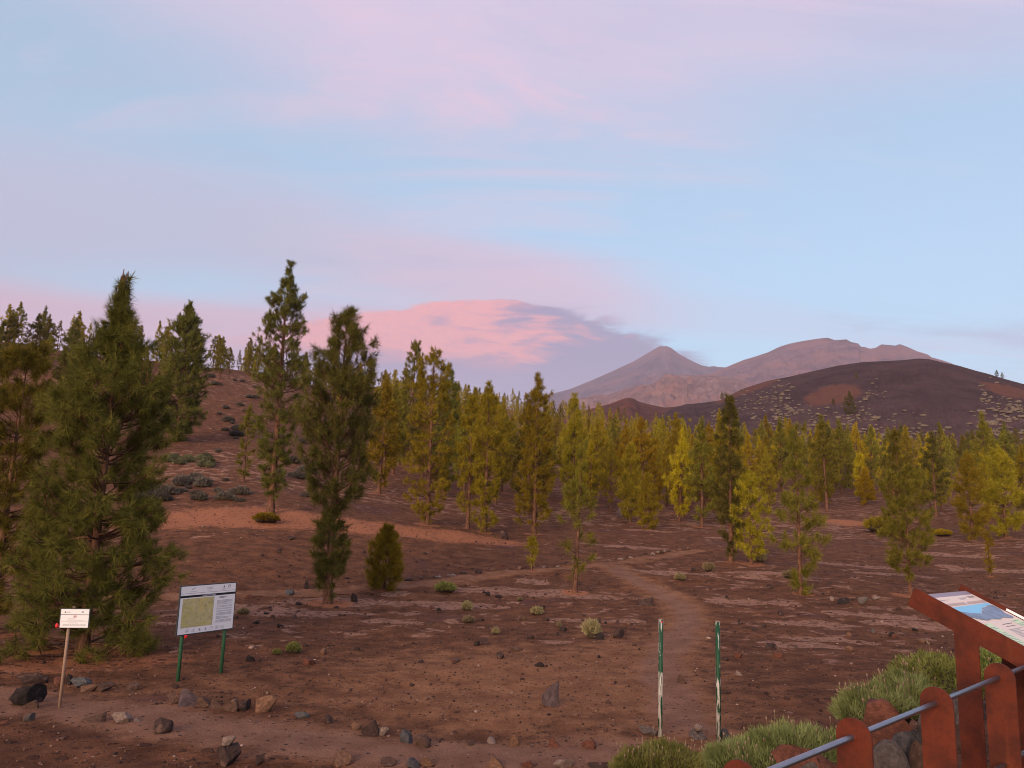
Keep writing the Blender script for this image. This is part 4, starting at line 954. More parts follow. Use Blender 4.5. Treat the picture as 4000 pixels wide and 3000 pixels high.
def build_gravel():
    rng = np.random.default_rng(77); v0, f0 = ICO1; V, T, A = [], [], []; n = 0
    N = 26000
    a = np.radians(rng.uniform(-40, 40, N)); d = 10.5*np.exp(rng.uniform(0, 1, N)**1.1*math.log(62/10.5))
    x, y = d*np.sin(a), d*np.cos(a); z = ground_z(x, y)
    s = np.clip(rng.lognormal(-3.75, .62, N), .010, .16)*(.75+d/60)
    path = np.minimum.reduce([dist_line(x, y, L_trail), dist_line(x, y, L_cross), dist_line(x, y, L_foot)])
    s = np.where(path < .7, s*.45, s); s = np.where((terrace(x, y) > .3), s*1.3, s)
    for k in range(N):
        sc_ = s[k]*rng.uniform(.6, 1.15, 3)*np.array([1, 1, .75]); th = rng.uniform(0, 6.28); c, sn = math.cos(th), math.sin(th)
        v = v0*(1+rng.uniform(-.25, .25, (len(v0), 1)))*sc_*.5
        V.append(np.stack((v[:, 0]*c-v[:, 1]*sn+x[k], v[:, 0]*sn+v[:, 1]*c+y[k], v[:, 2]+z[k]+s[k]*.12), -1)); T.append(f0+n); n += len(v0)
        A.append(np.full(len(v0), rng.random()))
    me = np_mesh('gravel', np.concatenate(V), tris=np.concatenate(T), attrs={'tint': np.concatenate(A)})
    m_, g = mat('loose_cinders'); t = attr(g, 'tint'); geo = g.new('ShaderNodeNewGeometry')
    cr = g.new('ShaderNodeValToRGB'); g.put(cr.inputs[0], t); e = cr.color_ramp.elements
    e[0].position = 0; e[0].color = (.030, .018, .016, 1); e[1].position = 1; e[1].color = (.34, .24, .20, 1)
    for pos, c in ((.45, (.062, .033, .027, 1)), (.72, (.11, .056, .044, 1)), (.90, (.16, .085, .06, 1)), (.965, (.22, .14, .11, 1))): q = e.new(pos); q.color = c
    finish(g, principled(g, cr.outputs[0], .95, 0, g.noise(geo.outputs['Position'], 60, 3), .5, .01, .15).outputs[0])
    tag(link('gravel', me, None, m_), 'loose cinders and chips strewn over the dark ground', 'gravel', kind='stuff')

# ------------------------------------------------------------------ shrubs
def leaf_material(name, a, b, tr=.3): return needle_material(name, a, b, tr)
M['sage'] = leaf_material('leaves_sage', (.118, .138, .046), (.335, .365, .145), .35)
M['sprig'] = leaf_material('leaves_bright', (.120, .140, .034), (.340, .350, .110), .35)
M['straw'] = leaf_material('leaves_straw', (.160, .125, .060), (.400, .330, .185), .3)
M['slope'] = leaf_material('leaves_slope', (.085, .088, .045), (.200, .195, .105), .2)
M['dusty'] = leaf_material('leaves_dusty', (.075, .062, .054), (.185, .155, .132), .2)
M['drystalk'] = plain('dry_flower_stalks', (.22, .15, .10), .9)
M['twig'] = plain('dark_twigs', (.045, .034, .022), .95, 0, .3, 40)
def shrub_mesh(name, seed, lobes, n, bl, bw, upw=.8, sprig=4):
    """lobes: (x, y, z, rx, ry, rz) half-ellipsoids; leafy sprigs stand out of them, dark twigs and an added solid core inside"""
    rng = np.random.default_rng(seed); B = Acc(); A = Acc()
    area = np.array([l[3]*l[4]+l[3]*l[5]*1.5 for l in lobes]); area = area/area.sum()
    for l, w_ in zip(lobes, area):
        c, r = np.array(l[:3]), np.array(l[3:]); m_ = int(n*w_)
        th = rng.uniform(0, 2*math.pi, m_); cz = rng.uniform(-.25, 1, m_)
        sph = np.stack((np.cos(th)*np.sqrt(1-cz**2), np.sin(th)*np.sqrt(1-cz**2), cz), -1)
        bump = 1+.30*fbm(sph[:, 0]*3+seed, sph[:, 1]*3+sph[:, 2]*2, seed, 3)*2
        clump = fbm(sph[:, 0]*4+seed*1.3, sph[:, 1]*4-sph[:, 2]*3, seed+21, 3); P = c+sph*r*(bump*rng.uniform(.80, 1.04, m_))[:, None]; P[:, 2] = np.maximum(P[:, 2], .01)
        D = sph*np.array([1, 1, .8])+np.array([0, 0, upw])+rng.normal(0, .3, (m_, 3)); D /= np.linalg.norm(D, axis=1)[:, None]
        V, t, ti = needles(P, D, np.full(m_, bl)*rng.uniform(.6, 1.3, m_), sprig, bw, rng, (8, 42), .02); ti = np.clip(ti*.7+np.repeat(clump, sprig*3)*1.6+.15, 0, 1); B.add(V, None, t, ti)
        v0, f0 = ICO2; v = v0.copy(); v = v*(1+.3*fbm(v0[:, 0]*3+seed, v0[:, 1]*3+v0[:, 2]*2, seed, 3)*2)[:, None]*r*.82  # added dark core dome, blocks the view through the lobe
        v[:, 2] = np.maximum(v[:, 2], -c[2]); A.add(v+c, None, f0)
        for s in range(10):
            e_ = rng.normal(0, 1, 3); e_[2] = abs(e_[2])+.2; e_ /= np.linalg.norm(e_)
            q0 = np.array([c[0]*.5, c[1]*.5, -.02]); Vt, qt = tube([q0, (q0+c+e_*r*.5)/2+.02, c+e_*r*.9], [.012+.01*r[0], .008, .004], 4); A.add(Vt, qt)
    return A.mesh(name+'_twigs', False), B.mesh(name+'_leaves')
def place_shrub(meshes, loc, label, m, rz=0, s=1.0, group=None, name='shrub'):
    o = empty(name, loc, label, 'shrub', group, rz); o.scale = (s, s, s)
    a = link('twigs', meshes[0], o);  # twigs together with the added dark core
    if not meshes[0].materials: meshes[0].materials.append(M['twig'])
    c = link('leaves', meshes[1], o)
    if not meshes[1].materials: meshes[1].materials.append(M[m])
    c.material_slots[0].link = 'OBJECT'; c.material_slots[0].material = M[m]
    return o
def build_shrubs():
    # terrace shrubs; depth from their size and the slope they grow on
    def terrace_shrub(px, ybase, Z, lobes, n, bl, bw, m, label, seed, upw):
        p = at_depth(px, ybase, Z); z = gz(p.x, p.y)
        lb = [(l[0], l[1], l[2]*.8+max(0, p.z-z), l[3], l[4], l[5]*.78) for l in lobes]
        o = place_shrub(shrub_mesh('shrub_%d' % seed, seed, lb, n, bl, bw, upw), (p.x, p.y, z-.02), label, m)
        rg = np.random.default_rng(seed+9); S = Acc()
        for k in range(46):
            l = lb[rg.integers(len(lb))]; e_ = rg.normal(0, 1, 3)*np.array([1, 1, .4]); e_[2] = abs(e_[2])+.5; e_ /= np.linalg.norm(e_)
            q0 = np.array(l[:3])+e_*np.array(l[3:])*.85; q1 = q0+np.array([rg.normal(0, .03), rg.normal(0, .03), rg.uniform(.08, .2)])
            V, q = tube([q0, (q0+q1)/2+rg.normal(0, .006, 3), q1], [.0028, .0024, .002], 3); S.add(V, q)
            V, q = tube([q1, q1+np.array([0, 0, .016]), q1+np.array([0, 0, .03])], [.004, .010, .003], 5); S.add(V, q)
        link('dry_stalks', S.mesh('dry_stalks'), o, M['drystalk'])['kind'] = 'stuff'
    terrace_shrub(2590, 3010, 8.3, [(0, 0, .08, .47, .42, .26), (-.28, -.05, .02, .26, .26, .2), (.3, .05, .02, .30, .28, .18)], 6000, .065, .009, 'sprig', 'dome-shaped bright green shrub in front of the left marker post', 401, .9)
    terrace_shrub(3040, 3010, 7.2, [(.12, 0, .16, .42, .36, .32), (.48, .1, .14, .26, .3, .26), (-.32, 0, .04, .36, .32, .26), (-.1, -.2, .0, .4, .3, .3)], 9500, .075, .008, 'sage', 'large pale grassy shrub left of the steel railing', 402, 1.2)
    terrace_shrub(3470, 2790, 7.4, [(0, .1, .08, .38, .3, .22), (.3, .25, .16, .26, .3, .26), (-.26, 0, .0, .24, .25, .16)], 5200, .07, .009, 'sage', 'low grassy shrub above the rust red boulder', 403, 1.1)
    terrace_shrub(3640, 2760, 8.0, [(.1, .1, .28, .42, .35, .34), (-.16, -.05, .08, .26, .3, .28), (.5, 0, .2, .3, .3, .3)], 5600, .06, .012, 'sprig', 'rounded olive shrub behind the leg of the steel desk', 404, .5)
    terrace_shrub(3870, 2740, 8.2, [(0, 0, .26, .40, .35, .36), (.4, 0, .2, .36, .35, .34)], 4200, .07, .012, 'sprig', 'green shrub seen under the tilted steel desk', 405, .6)
    small = [shrub_mesh('plant_%d' % k, 420+k, [(0, 0, .30, .34, .34, .30), (.16, .1, .22, .24, .24, .24), (-.16, -.05, .2, .24, .24, .22)], 900, .15, .026, 1.0, 3) for k in range(3)]
    def P(px, yb, wpx, m, label, k, sy=1.0):
        p = hit(px, yb); d = math.hypot(p.x, p.y); s = wpx*math.hypot(d, CAM_H-p.z)/F_PX/.80
        o = place_shrub(small[k], (p.x, p.y, p.z-.02), label, m, k*1.7+px, s); o.scale = (s, s, s*sy)
    P(1146, 2552, 50, 'sprig', 'small fresh green plant right of the map board', 0, .95)
    P(1081, 2556, 32, 'sprig', 'tiny green plant nearest the map board', 1, .8)
    P(1740, 2314, 72, 'sprig', 'round bright green cushion plant below the cross path', 2, .7)
    P(1824, 2386, 42, 'straw', 'pale yellow dry plant below the green cushion', 0, 1.1)
    P(1830, 2432, 42, 'straw', 'grey straw tuft just below the pale yellow dry plant', 1, .8)
    P(2097, 2402, 50, 'straw', 'rounded yellow straw plant left of the sparse open pine', 2, .8)
    P(2183, 2452, 20, 'straw', 'little upright dry tuft on a pale mound', 1, 1.5)
    P(2310, 2492, 72, 'straw', 'largest straw coloured shrub left of the marker posts', 0, 1.15)
    P(1935, 2480, 26, 'straw', 'dry brown tuft on a mound left of the open middle', 2, 1.4)
    P(2655, 2268, 38, 'straw', 'dry plant on the right side of the trail', 1, .9)
    P(2768, 2232, 46, 'straw', 'dry shrub on a pale mound before the rounded olive pine', 2, .9)
    P(2030, 2345, 22, 'straw', 'tiny yellow tuft at the left of the pale patches', 0, .8)
    P(950, 2400, 40, 'straw', 'dry straw clump beside the right edge of the map board', 1, .7)
    P(3090, 2260, 60, 'straw', 'dry twiggy shrub left of the thin tufted pine', 0, .6)
    P(2970, 2195, 46, 'straw', 'pale dry shrub right of the rounded olive pine', 2, .8)
    P(3680, 2095, 60, 'gold', 'low yellow bush right of the stocky green pine', 1, .5)
    P(3440, 2080, 110, 'olive', 'spreading low yellow green bush left of the stocky green pine', 2, .6)
    P(1040, 2042, 90, 'olive', 'low green bush at the foot of the tallest spire', 0, .5)
    # pale mountain shrubs on the left slope
    mid = [shrub_mesh('slope_shrub_%d' % k, 440+k, [(0, 0, .2, .5, .5, .35), (.4, .2, .1, .35, .35, .28), (-.4, -.1, .1, .35, .4, .3)], 420, .22, .06, .6, 3) for k in range(3)]
    rng = random.Random(4); k = 0
    for (x0, x1, y0, y1, n, m_, lab) in ((640, 830, 1785, 1830, 12, 'slope', 'pale green low shrub on the left slope'), (700, 900, 1870, 1955, 14, 'dusty', 'grey leafless shrub on the left slope below the green ones'), (840, 1230, 1700, 1960, 22, 'dusty', 'grey shrub on the slope round the tallest spire'), (560, 720, 1900, 1965, 8, 'dusty', 'greyish shrub beside the large left pine'), (820, 1020, 1470, 1700, 22, 'dusty', 'low scrub on the bare upper left slope')):
        for i in range(n):
            p = hit(rng.uniform(x0, x1), rng.uniform(y0, y1)); s = rng.uniform(.45, 1.2)
            o = place_shrub(mid[k % 3], (p.x, p.y, p.z-.05), lab, m_, rng.uniform(0, 6), s, 'shrubs on the left slope'); k += 1; REL.append(o); o['label'] = ('big ' if s > .85 else 'small ')+lab
    # broom cushions on the black hill
    protos = []
    m_, g = mat('broom_cushion'); oi = g.new('ShaderNodeObjectInfo'); tc = g.new('ShaderNodeTexCoord'); nz = g.noise(tc.outputs['Object'], 6, 4, .7); geo = g.new('ShaderNodeNewGeometry')
    c = g.mix(g.ss(nz, .35, .65), (.080, .063, .056, 1), (.255, .205, .175, 1)); c = g.mix(g.math('MULTIPLY', oi.outputs['Random'], .45), c, (.15, .115, .07, 1))
    finish(g, principled(g, c, .95, 0, nz, .8, .2, .1).outputs[0])
    for k in range(4):
        v0, f0 = ICO2; v = v0.copy(); r = 1+.75*fbm(v0[:, 0]*3.1+k*7, v0[:, 1]*3.1+v0[:, 2]*2.3, 60+k, 3, .7)*2
        v = v*r[:, None]*np.array([1, 1, .62]); v[:, 2] = np.maximum(v[:, 2], -.15); protos.append((v, f0))
    pm = [np_mesh('broom_%d' % k, v, tris=f) for k, (v, f) in enumerate(protos)]
    rng = random.Random(12); spots = []
    tries = 0
    while len(spots) < 1500 and tries < 40000:
        tries += 1
        px = rng.uniform(2780, 4250); t = .08+.9*rng.random()**.62
        lim = np.interp(px, [2780, 2950, 3060, 3130, 3420, 3480, 3560, 3700, 3800, 3830, 3900, 4250], [.25, .14, .17, .43, .40, .60, .71, .73, .62, .22, .16, .16])
        if t < lim or rng.random() > .16+.84*min(1, max(0, t-lim)*2.6): continue
        if math.hypot((px-3250)/130, (t-.55)/.11) < 1 or math.hypot((px-3960)/120, (t-.37)/.11) < 1: continue
        if fbm(np.array([px/60.]), np.array([t*9]), 15, 2)[0] < -.12: continue
        spots.append((px, t))
    spots.sort(key=lambda q: -q[1]); V, T, n = [], [], 0
    for i, (px, t) in enumerate(spots):
        p = hill_surf(px, t); s = rng.uniform(.3, .62)*(1+1.2*rng.random()**3)
        if i % 5 == 0:
            o = link('broom_shrub', pm[i % 4], None, m_); o.location = (p.x, p.y, p.z); s *= 1.45; o.scale = (s, s, s); o.rotation_euler = (0, 0, rng.uniform(0, 6))
            side = 'left of the red scar on the black hill' if px < 3130 else ('below the red scar on the black hill' if px < 3480 else ('on the lower middle of the black hill' if px < 3800 else 'on the right flank of the black hill'))
            tag(o, 'pale broom cushion '+side, 'shrub', 'broom cushions on the black hill')
        else:
            v, f = protos[i % 4]; V.append(v*s+np.array(p)); T.append(f+n); n += len(v)
    tag(link('broom_scrub', np_mesh('broom_scrub', np.concatenate(V), tris=np.concatenate(T)), None, m_), 'small pale broom scrub dotting the black hill', 'scrub', kind='stuff')
    for (px, t, s, m2, lab) in ((3315, .74, 1.0, 'dark', 'dark green pine alone on the shrubby slope of the black hill'), (3345, .40, .32, 'dark', 'small dark pine above the red scar on the black hill'), (3895, .06, .4, 'dark', 'left one of two tiny pines on the right skyline of the hill'), (3917, .09, .35, 'dark', 'right one of two tiny pines on the right skyline of the hill'), (2822, .06, .5, 'dark', 'tiny pine on the left shoulder of the black hill'), (3250, .66, .3, 'dark', 'little dark pine below the red scar on the black hill')):
        p = hill_surf(px, t); plant_pine(FARP[2], (p.x, p.y, p.z-.1), lab, m2, None, px, (s*1.25, s*1.25, s))

# ------------------------------------------------------------------ signs, posts, desk, railing
def poly(name, pts, faces, parent=None, m=None):
    me = bpy.data.meshes.new(name); me.from_pydata([tuple(p) for p in pts], [], faces); me.update()
    return link(name, me, parent, m)
def prism(name, outline, org, ax, ay, n, th, parent, m, bevel=.0):
    """extrude a 2D outline lying in the plane org + ax*u + ay*v by th along n"""
    k = len(outline); P = [org+ax*u+ay*v for u, v in outline]; Q = [p+n*th for p in P]
    f = [tuple(range(k)), tuple(range(2*k-1, k-1, -1))]+[(i, i+k, (i+1) % k+k, (i+1) % k) for i in range(k)]
    me = bpy.data.meshes.new(name); me.from_pydata([tuple(p) for p in P+Q], [], f)
    bm = bmesh.new(); bm.from_mesh(me); bmesh.ops.recalc_face_normals(bm, faces=bm.faces); bm.to_mesh(me); bm.free()
    o = link(name, me, parent, m)
    if bevel:
        b = o.modifiers.new('bevel', 'BEVEL'); b.width = bevel; b.segments = 2; b.limit_method = 'ANGLE'
    return o
def cyl(name, a, b, r, parent, m, sides=14, r2=None):
    V, q = tube([a, b], [r, r2 or r], sides); n = sides
    me = bpy.data.meshes.new(name); me.from_pydata([tuple(v) for v in V], [], [tuple(x) for x in q]+[tuple(range(n))[::-1], tuple(range(n, 2*n))]); me.update()
    me.polygons.foreach_set('use_smooth', [True]*n+[False, False])
    return link(name, me, parent, m)
M['white'] = plain('sign_white', (.70, .71, .76), .45, 0, .04, 8)
M['black'] = plain('sign_black', (.012, .014, .016), .5, 0, .1)
M['frame'] = plain('sign_frame', (.035, .042, .045), .5, 0, .2)
M['greypr'] = plain('grey_print', (.36, .37, .42), .6, 0, .1)
M['midpr'] = plain('dark_grey_print', (.13, .13, .16), .6, 0, .1)
M['redtag'] = plain('red_plastic', (.55, .025, .03), .5, 0, .15)
M['greenpaint'] = plain('green_paint', (.026, .090, .045), .6, 0, .45, 12)
M['polewood'] = plain('weathered_pole', (.27, .175, .125), .8, 0, .25, 14)
M['steelbar'] = plain('steel_bar', (.27, .29, .33), .32, .95, .2, 20)
M['cream'] = plain('panel_cream', (.64, .55, .50), .5, 0, .05, 6)
M['mauve'] = plain('panel_mauve', (.25, .22, .28), .55, 0, .08, 6)
M['taupe'] = plain('panel_taupe', (.42, .32, .30), .5, 0, .06, 6)
M['sea'] = plain('panel_sea', (.20, .50, .75), .5, 0, .12, 5)
M['relief'] = plain('panel_relief', (.17, .23, .34), .5, 0, .5, 14)
M['mint'] = plain('panel_mint', (.50, .68, .46), .5, 0, .05, 6)
def map_material():
    m_, g = mat('printed_trail_map'); tc = g.new('ShaderNodeTexCoord'); P = tc.outputs['Object']
    n = g.noise(P, 7, 5); c = g.mix(n, (.36, .32, .16, 1), (.55, .50, .28, 1))
    for sc_, w_, col in ((5.5, .010, (.08, .07, .04, 1)), (10, .010, (.18, .16, .07, 1)), (3.5, .016, (.42, .40, .05, 1))):
        l = g.math('ABSOLUTE', g.math('SUBTRACT', g.noise(P, sc_, 3, .6, 1.0), .5)); c = g.mix(g.math('MULTIPLY', g.ss(l, w_, w_*.3), .8), c, col)
    c = g.mix(g.ss(g.noise(P, 3, 2), .55, .68), c, (.50, .40, .18, 1))
    finish(g, principled(g, c, .5).outputs[0]); return m_
M['map'] = map_material()
class Face:
    """flat print on a board: coordinates 0..1 across and down, thin sheets 1.5 mm proud of each other"""
    def __init__(s, parent, org, ax, ay, n): s.p, s.o, s.x, s.y, s.n = parent, org, ax, ay, n
    def pts(s, name, pts, m, lift=1): return poly(name, [s.o+s.x*u+s.y*v+s.n*(.0015*lift) for u, v in pts], [tuple(range(len(pts)))], s.p, M[m])
    def rect(s, name, u0, u1, v0, v1, m, lift=1): return s.pts(name, [(u0, v0), (u0, v1), (u1, v1), (u1, v0)], m, lift)
    def lines(s, name, u0, u1, v0, v1, rows, m, seed, lift=2, fill=.5, centre=False):
        """a paragraph of small unreadable words: one mesh of short strips"""
        rng = random.Random(seed); P, F = [], []
        dv = (v1-v0)/rows
        for r in range(rows):
            end = u1 if rng.random() < .7 else u0+(u1-u0)*rng.uniform(.45, .9); u = u0
            if centre: sh = (u1-end)/2; u += sh; end += sh
            while u < end-1e-4:
                wl = min(end-u, (u1-u0)*rng.uniform(.05, .14)); k = len(P); v = v0+r*dv
                for a, b in ((u, v), (u, v+dv*fill), (u+wl, v+dv*fill), (u+wl, v)): P.append(s.o+s.x*a+s.y*b+s.n*(.0015*lift))
                F.append((k, k+1, k+2, k+3)); u += wl+(u1-u0)*.02
        return poly(name, P, F, s.p, M[m])
    def text(s, name, txt, u, v, size, m, lift=2):
        cu = bpy.data.curves.new(name, 'FONT'); cu.body = txt; cu.size = size; cu.align_x = 'CENTER'; cu.align_y = 'CENTER'
        t = bpy.data.objects.new(name, cu); C.objects.link(t); dg = bpy.context.evaluated_depsgraph_get()
        me = bpy.data.meshes.new_from_object(t.evaluated_get(dg)); bpy.data.objects.remove(t); bpy.data.curves.remove(cu)
        X = s.x.normalized(); Yd = -s.y.normalized(); o0 = s.o+s.x*u+s.y*v+s.n*(.0015*lift)
        for vv in me.vertices: vv.co = o0+X*vv.co.x+Yd*vv.co.y
        return link(name, me, s.p, M[m])
def face_from(org, ax, ay, parent_loc):
    return org-parent_loc, ax, ay
def at_height_of(base, x, y):
    """point above a ground point, seen at pixel row y"""
    d = pix_dir(x, y); t = math.hypot(base.x, base.y)/math.hypot(d.x, d.y)
    return CAM+d*t
def build_board():
    L, R = hit(694, 2664), hit(863, 2630)
    loc = (L+R)/2; o = empty('information_board', loc, 'white map board with green legs and a yellow trail map', 'sign')
    hd = (R-L); hd.z = 0; sep = hd.length; hd.normalize(); n = Vector((hd.y, -hd.x, 0))
    zt = at_height_of(L, 701, 2290).z; zb = at_height_of(L, 688, 2478).z
    wd = sep*1.30; c = Vector((loc.x, loc.y, 0))-hd*wd*.5
    tilt = (Vector((0, 0, -1))-n*.0).normalized()
    TL = Vector((c.x, c.y, zt))+n*.055; ax, ay = hd*wd, Vector((0, 0, zb-zt))
    T0 = TL-loc
    pn = prism('panel', [(0, 0), (0, 1), (1, 1), (1, 0)], T0, ax, ay, -n, .035, o, M['white'])
    for (u0, u1, v0, v1) in ((-.012, 1.012, -.018, -.001), (-.012, 1.012, 1.001, 1.018), (-.012, -.001, -.0009, 1.0009), (1.001, 1.012, -.0009, 1.0009)):
        prism('frame_bar', [(u0, v0), (u0, v1), (u1, v1), (u1, v0)], T0+n*.003, ax, ay, -n, .042, o, M['frame'])
    for P, dx in ((L, 0), (R, 0)):
        q = P-loc; a = Vector((q.x, q.y, gz(P.x, P.y)-loc.z-.15)); cyl('leg', a, Vector((q.x, q.y, zt-.06-loc.z)), .042, o, M['greenpaint'])
    f = Face(pn, T0, ax, ay, n)
    f.rect('header_line', .0, 1.0, .150, .158, 'greypr'); f.rect('title_bar', 0, 1, .195, .242, 'black')
    f.text('title_text', 'PARQUE NATURAL', .51, .2185, -ay.z*.040, 'white')
    f.rect('trail_map', .045, .605, .262, .87, 'map')
    f.lines('heading', .70, .85, .275, .315, 2, 'midpr', 1, fill=.55); 
    for i, (a, b, r) in enumerate(((.35, .455, 5), (.475, .515, 2), (.53, .56, 2), (.58, .61, 2), (.625, .685, 3), (.70, .765, 3), (.78, .84, 3))): f.lines('paragraph', .665, .955, a, b, r, 'greypr', 10+i, fill=.55)
    for i, u in enumerate((.165, .275, .385, .49, .595, .70, .80)):
        f.rect('pictogram', u-.026, u+.026, .905, .965, 'greypr', 1).data.materials[0] = M['greypr']
        f.rect('pictogram_field', u-.022, u+.022, .910, .960, 'white', 2)
        [lambda: f.pts('pictogram_mark', [(u-.015, .955), (u, .915), (u+.015, .955), (u, .938)], 'black', 3), lambda: f.pts('pictogram_mark', [(u-.015, .917), (u-.011, .914), (u+.016, .953), (u+.012, .956)], 'midpr', 3), lambda: f.pts('pictogram_mark', [(u-.012, .955), (u-.012, .928), (u, .915), (u+.006, .93), (u, .955)], 'black', 3), lambda: f.pts('pictogram_mark', [(u-.005, .955), (u-.004, .918), (u+.005, .918), (u+.004, .955)], 'black', 3),
         lambda: f.pts('pictogram_mark', [(u-.014, .945), (u, .925), (u+.014, .945), (u, .935)], 'midpr', 3), lambda: f.pts('pictogram_mark', [(u-.014, .948), (u+.004, .918), (u+.016, .918), (u-.002, .945)], 'black', 3), lambda: f.pts('pictogram_mark', [(u-.016, .915), (u-.012, .912), (u+.016, .955), (u+.012, .957)], 'greypr', 3)][i]()
    f.pts('bird_emblem', [(.17, .065), (.21, .055), (.255, .03), (.235, .06), (.20, .085), (.19, .075)], 'greypr'); f.lines('emblem_caption', .14, .28, .115, .13, 1, 'greypr', 3)
    f.text('park_emblem', 'TEIDE', .51, .07, -ay.z*.06, 'greypr'); f.pts('park_arc', [(.46, .125), (.485, .112), (.535, .112), (.56, .125), (.535, .119), (.485, .119)], 'midpr')
    f.pts('crest', [(.765, .085), (.763, .05), (.775, .035), (.787, .05), (.785, .085)], 'midpr'); f.lines('crest_caption', .74, .81, .10, .135, 2, 'greypr', 4)
    f.pts('shield', [(.85, .04), (.865, .025), (.885, .025), (.90, .04), (.898, .085), (.875, .12), (.852, .085)], 'greypr'); f.pts('shield_field', [(.862, .055), (.888, .055), (.887, .085), (.875, .103), (.863, .085)], 'white', 2)
    q = T0+ax*.14+ay*1.045+n*.03
    t = rock_mesh('tag', 77, ICO2, 5, .2); k = link('red_tag', t, o, M['redtag']); k.location = q; k.scale = (.075, .05, .075); k.location.z -= .04
def build_small_sign():
    b = hit(232, 2764); top = at_height_of(b, 268, 2452)
    o = empty('small_sign', b, 'small white notice on a thin leaning wooden pole', 'sign')
    up = top-b; n = Vector((.16, -1, 0)).normalized(); hd = Vector((1, .16, 0)).normalized()
    d = math.hypot(b.x, b.y); mpp = math.hypot(d, CAM_H-top.z)/F_PX
    cyl('pole', Vector((0, 0, -.1)), up+up.normalized()*.30, .030, o, M['polewood'], 12, .027)
    TL = at_height_of(b, 244, 2378)-b+n*.05; ax = hd*(85*mpp); dn = (at_height_of(b, 236.5, 2450)-at_height_of(b, 244, 2378)); ay = Vector((dn.x, dn.y, dn.z))
    nn = ax.cross(ay).normalized(); nn = nn if nn.dot(n) > 0 else -nn
    pn = prism('panel', [(0, 0), (0, 1), (1, 1), (1, 0)], TL, ax, ay, -nn, .012, o, M['white'])
    prism('backing', [(-.045, -.03), (-.045, 1.03), (1.03, 1.03), (1.03, -.03)], TL-nn*.0135, ax, ay, -nn, .012, o, M['frame'])
    f = Face(pn, TL, ax, ay, nn)
    f.rect('rule', 0, 1, .285, .312, 'black'); f.rect('thin_rule', .03, .96, .655, .668, 'greypr')
    f.pts('crest', [(.13, .20), (.125, .14), (.15, .11), (.175, .14), (.17, .20)], 'midpr'); f.lines('crest_caption', .20, .34, .14, .2, 2, 'greypr', 21)
    f.pts('emblem', [(.72, .2), (.74, .1), (.82, .1), (.80, .2)], 'greypr')
    k = 20; f.pts('ban_ring', [(.51+.062*math.cos(i*2*math.pi/k), .40+.075*math.sin(i*2*math.pi/k)) for i in range(k)], 'redtag', 1); f.pts('ban_field', [(.51+.05*math.cos(i*2*math.pi/k), .40+.060*math.sin(i*2*math.pi/k)) for i in range(k)], 'white', 2)
    f.pts('ban_mark', [(.485, .43), (.50, .36), (.52, .36), (.535, .43), (.52, .44)], 'black', 3)
    f.lines('heading', .27, .75, .515, .555, 1, 'midpr', 22); f.lines('line_of_text', .18, .86, .59, .625, 1, 'greypr', 23, centre=True)
    f.lines('heading', .30, .70, .735, .775, 1, 'midpr', 24); f.lines('paragraph', .10, .92, .81, .92, 3, 'greypr', 25, centre=True)
    t = link('red_tag', rock_mesh('tag_small', 78, ICO2, 5, .2), o, M['redtag']); t.location = TL+ax*-.085+ay*.98+nn*.01; t.scale = (.075, .05, .085)
    s = link('pebble', SMALLROCKS[2], None, M['rock']); s.location = b+TL+ax*.45-ay.normalized()*.018-nn*.012; s.scale = (.066, .05, .045); s.color = STONE['pale']+(1,)
    tag(s, 'small cream pebble balanced on the small white notice', 'pebble')
def marker_material():
    m_, g = mat('flaking_paint'); tc = g.new('ShaderNodeTexCoord'); sep = g.new('ShaderNodeSeparateXYZ'); P = tc.outputs['Object']; g.l.new(P, sep.inputs[0]); oi = g.new('ShaderNodeObjectInfo')
    mp = g.new('ShaderNodeMapping'); mp.inputs['Scale'].default_value = (26, 26, 2.4); g.l.new(P, mp.inputs[0])
    ad = g.new('ShaderNodeVectorMath', operation='ADD'); g.l.new(mp.outputs[0], ad.inputs[0]); g.put(ad.inputs[1], g.comb(0, 0, g.math('MULTIPLY', oi.outputs['Random'], 31)))
    n = g.noise(ad.outputs[0], 1.0, 4, .6); f = g.noise(ad.outputs[0], 2.6, 3, .6)
    green = g.mix(f, (.005, .034, .015, 1), (.014, .072, .032, 1)); white = g.mix(f, (.34, .32, .30, 1), (.56, .54, .52, 1))
    z = sep.outputs[2]
    low = g.ss(z, 1.19, 1.14)                                     # white below, green above
    hi = g.ss(z, 1.95, 2.1)
    amt = g.math('ADD', g.math('ADD', n, g.math('MULTIPLY', low, .105)), g.math('MULTIPLY', hi, .12))
    w_ = g.ss(amt, .585, .60); c = g.mix(w_, green, white)
    wood = g.ss(g.noise(ad.outputs[0], .7, 3), .66, .70); c = g.mix(g.math('MULTIPLY', wood, .6), c, (.10, .085, .075, 1))
    finish(g, principled(g, c, .6, 0, g.math('ADD', n, w_), .5, .004).outputs[0]); return m_
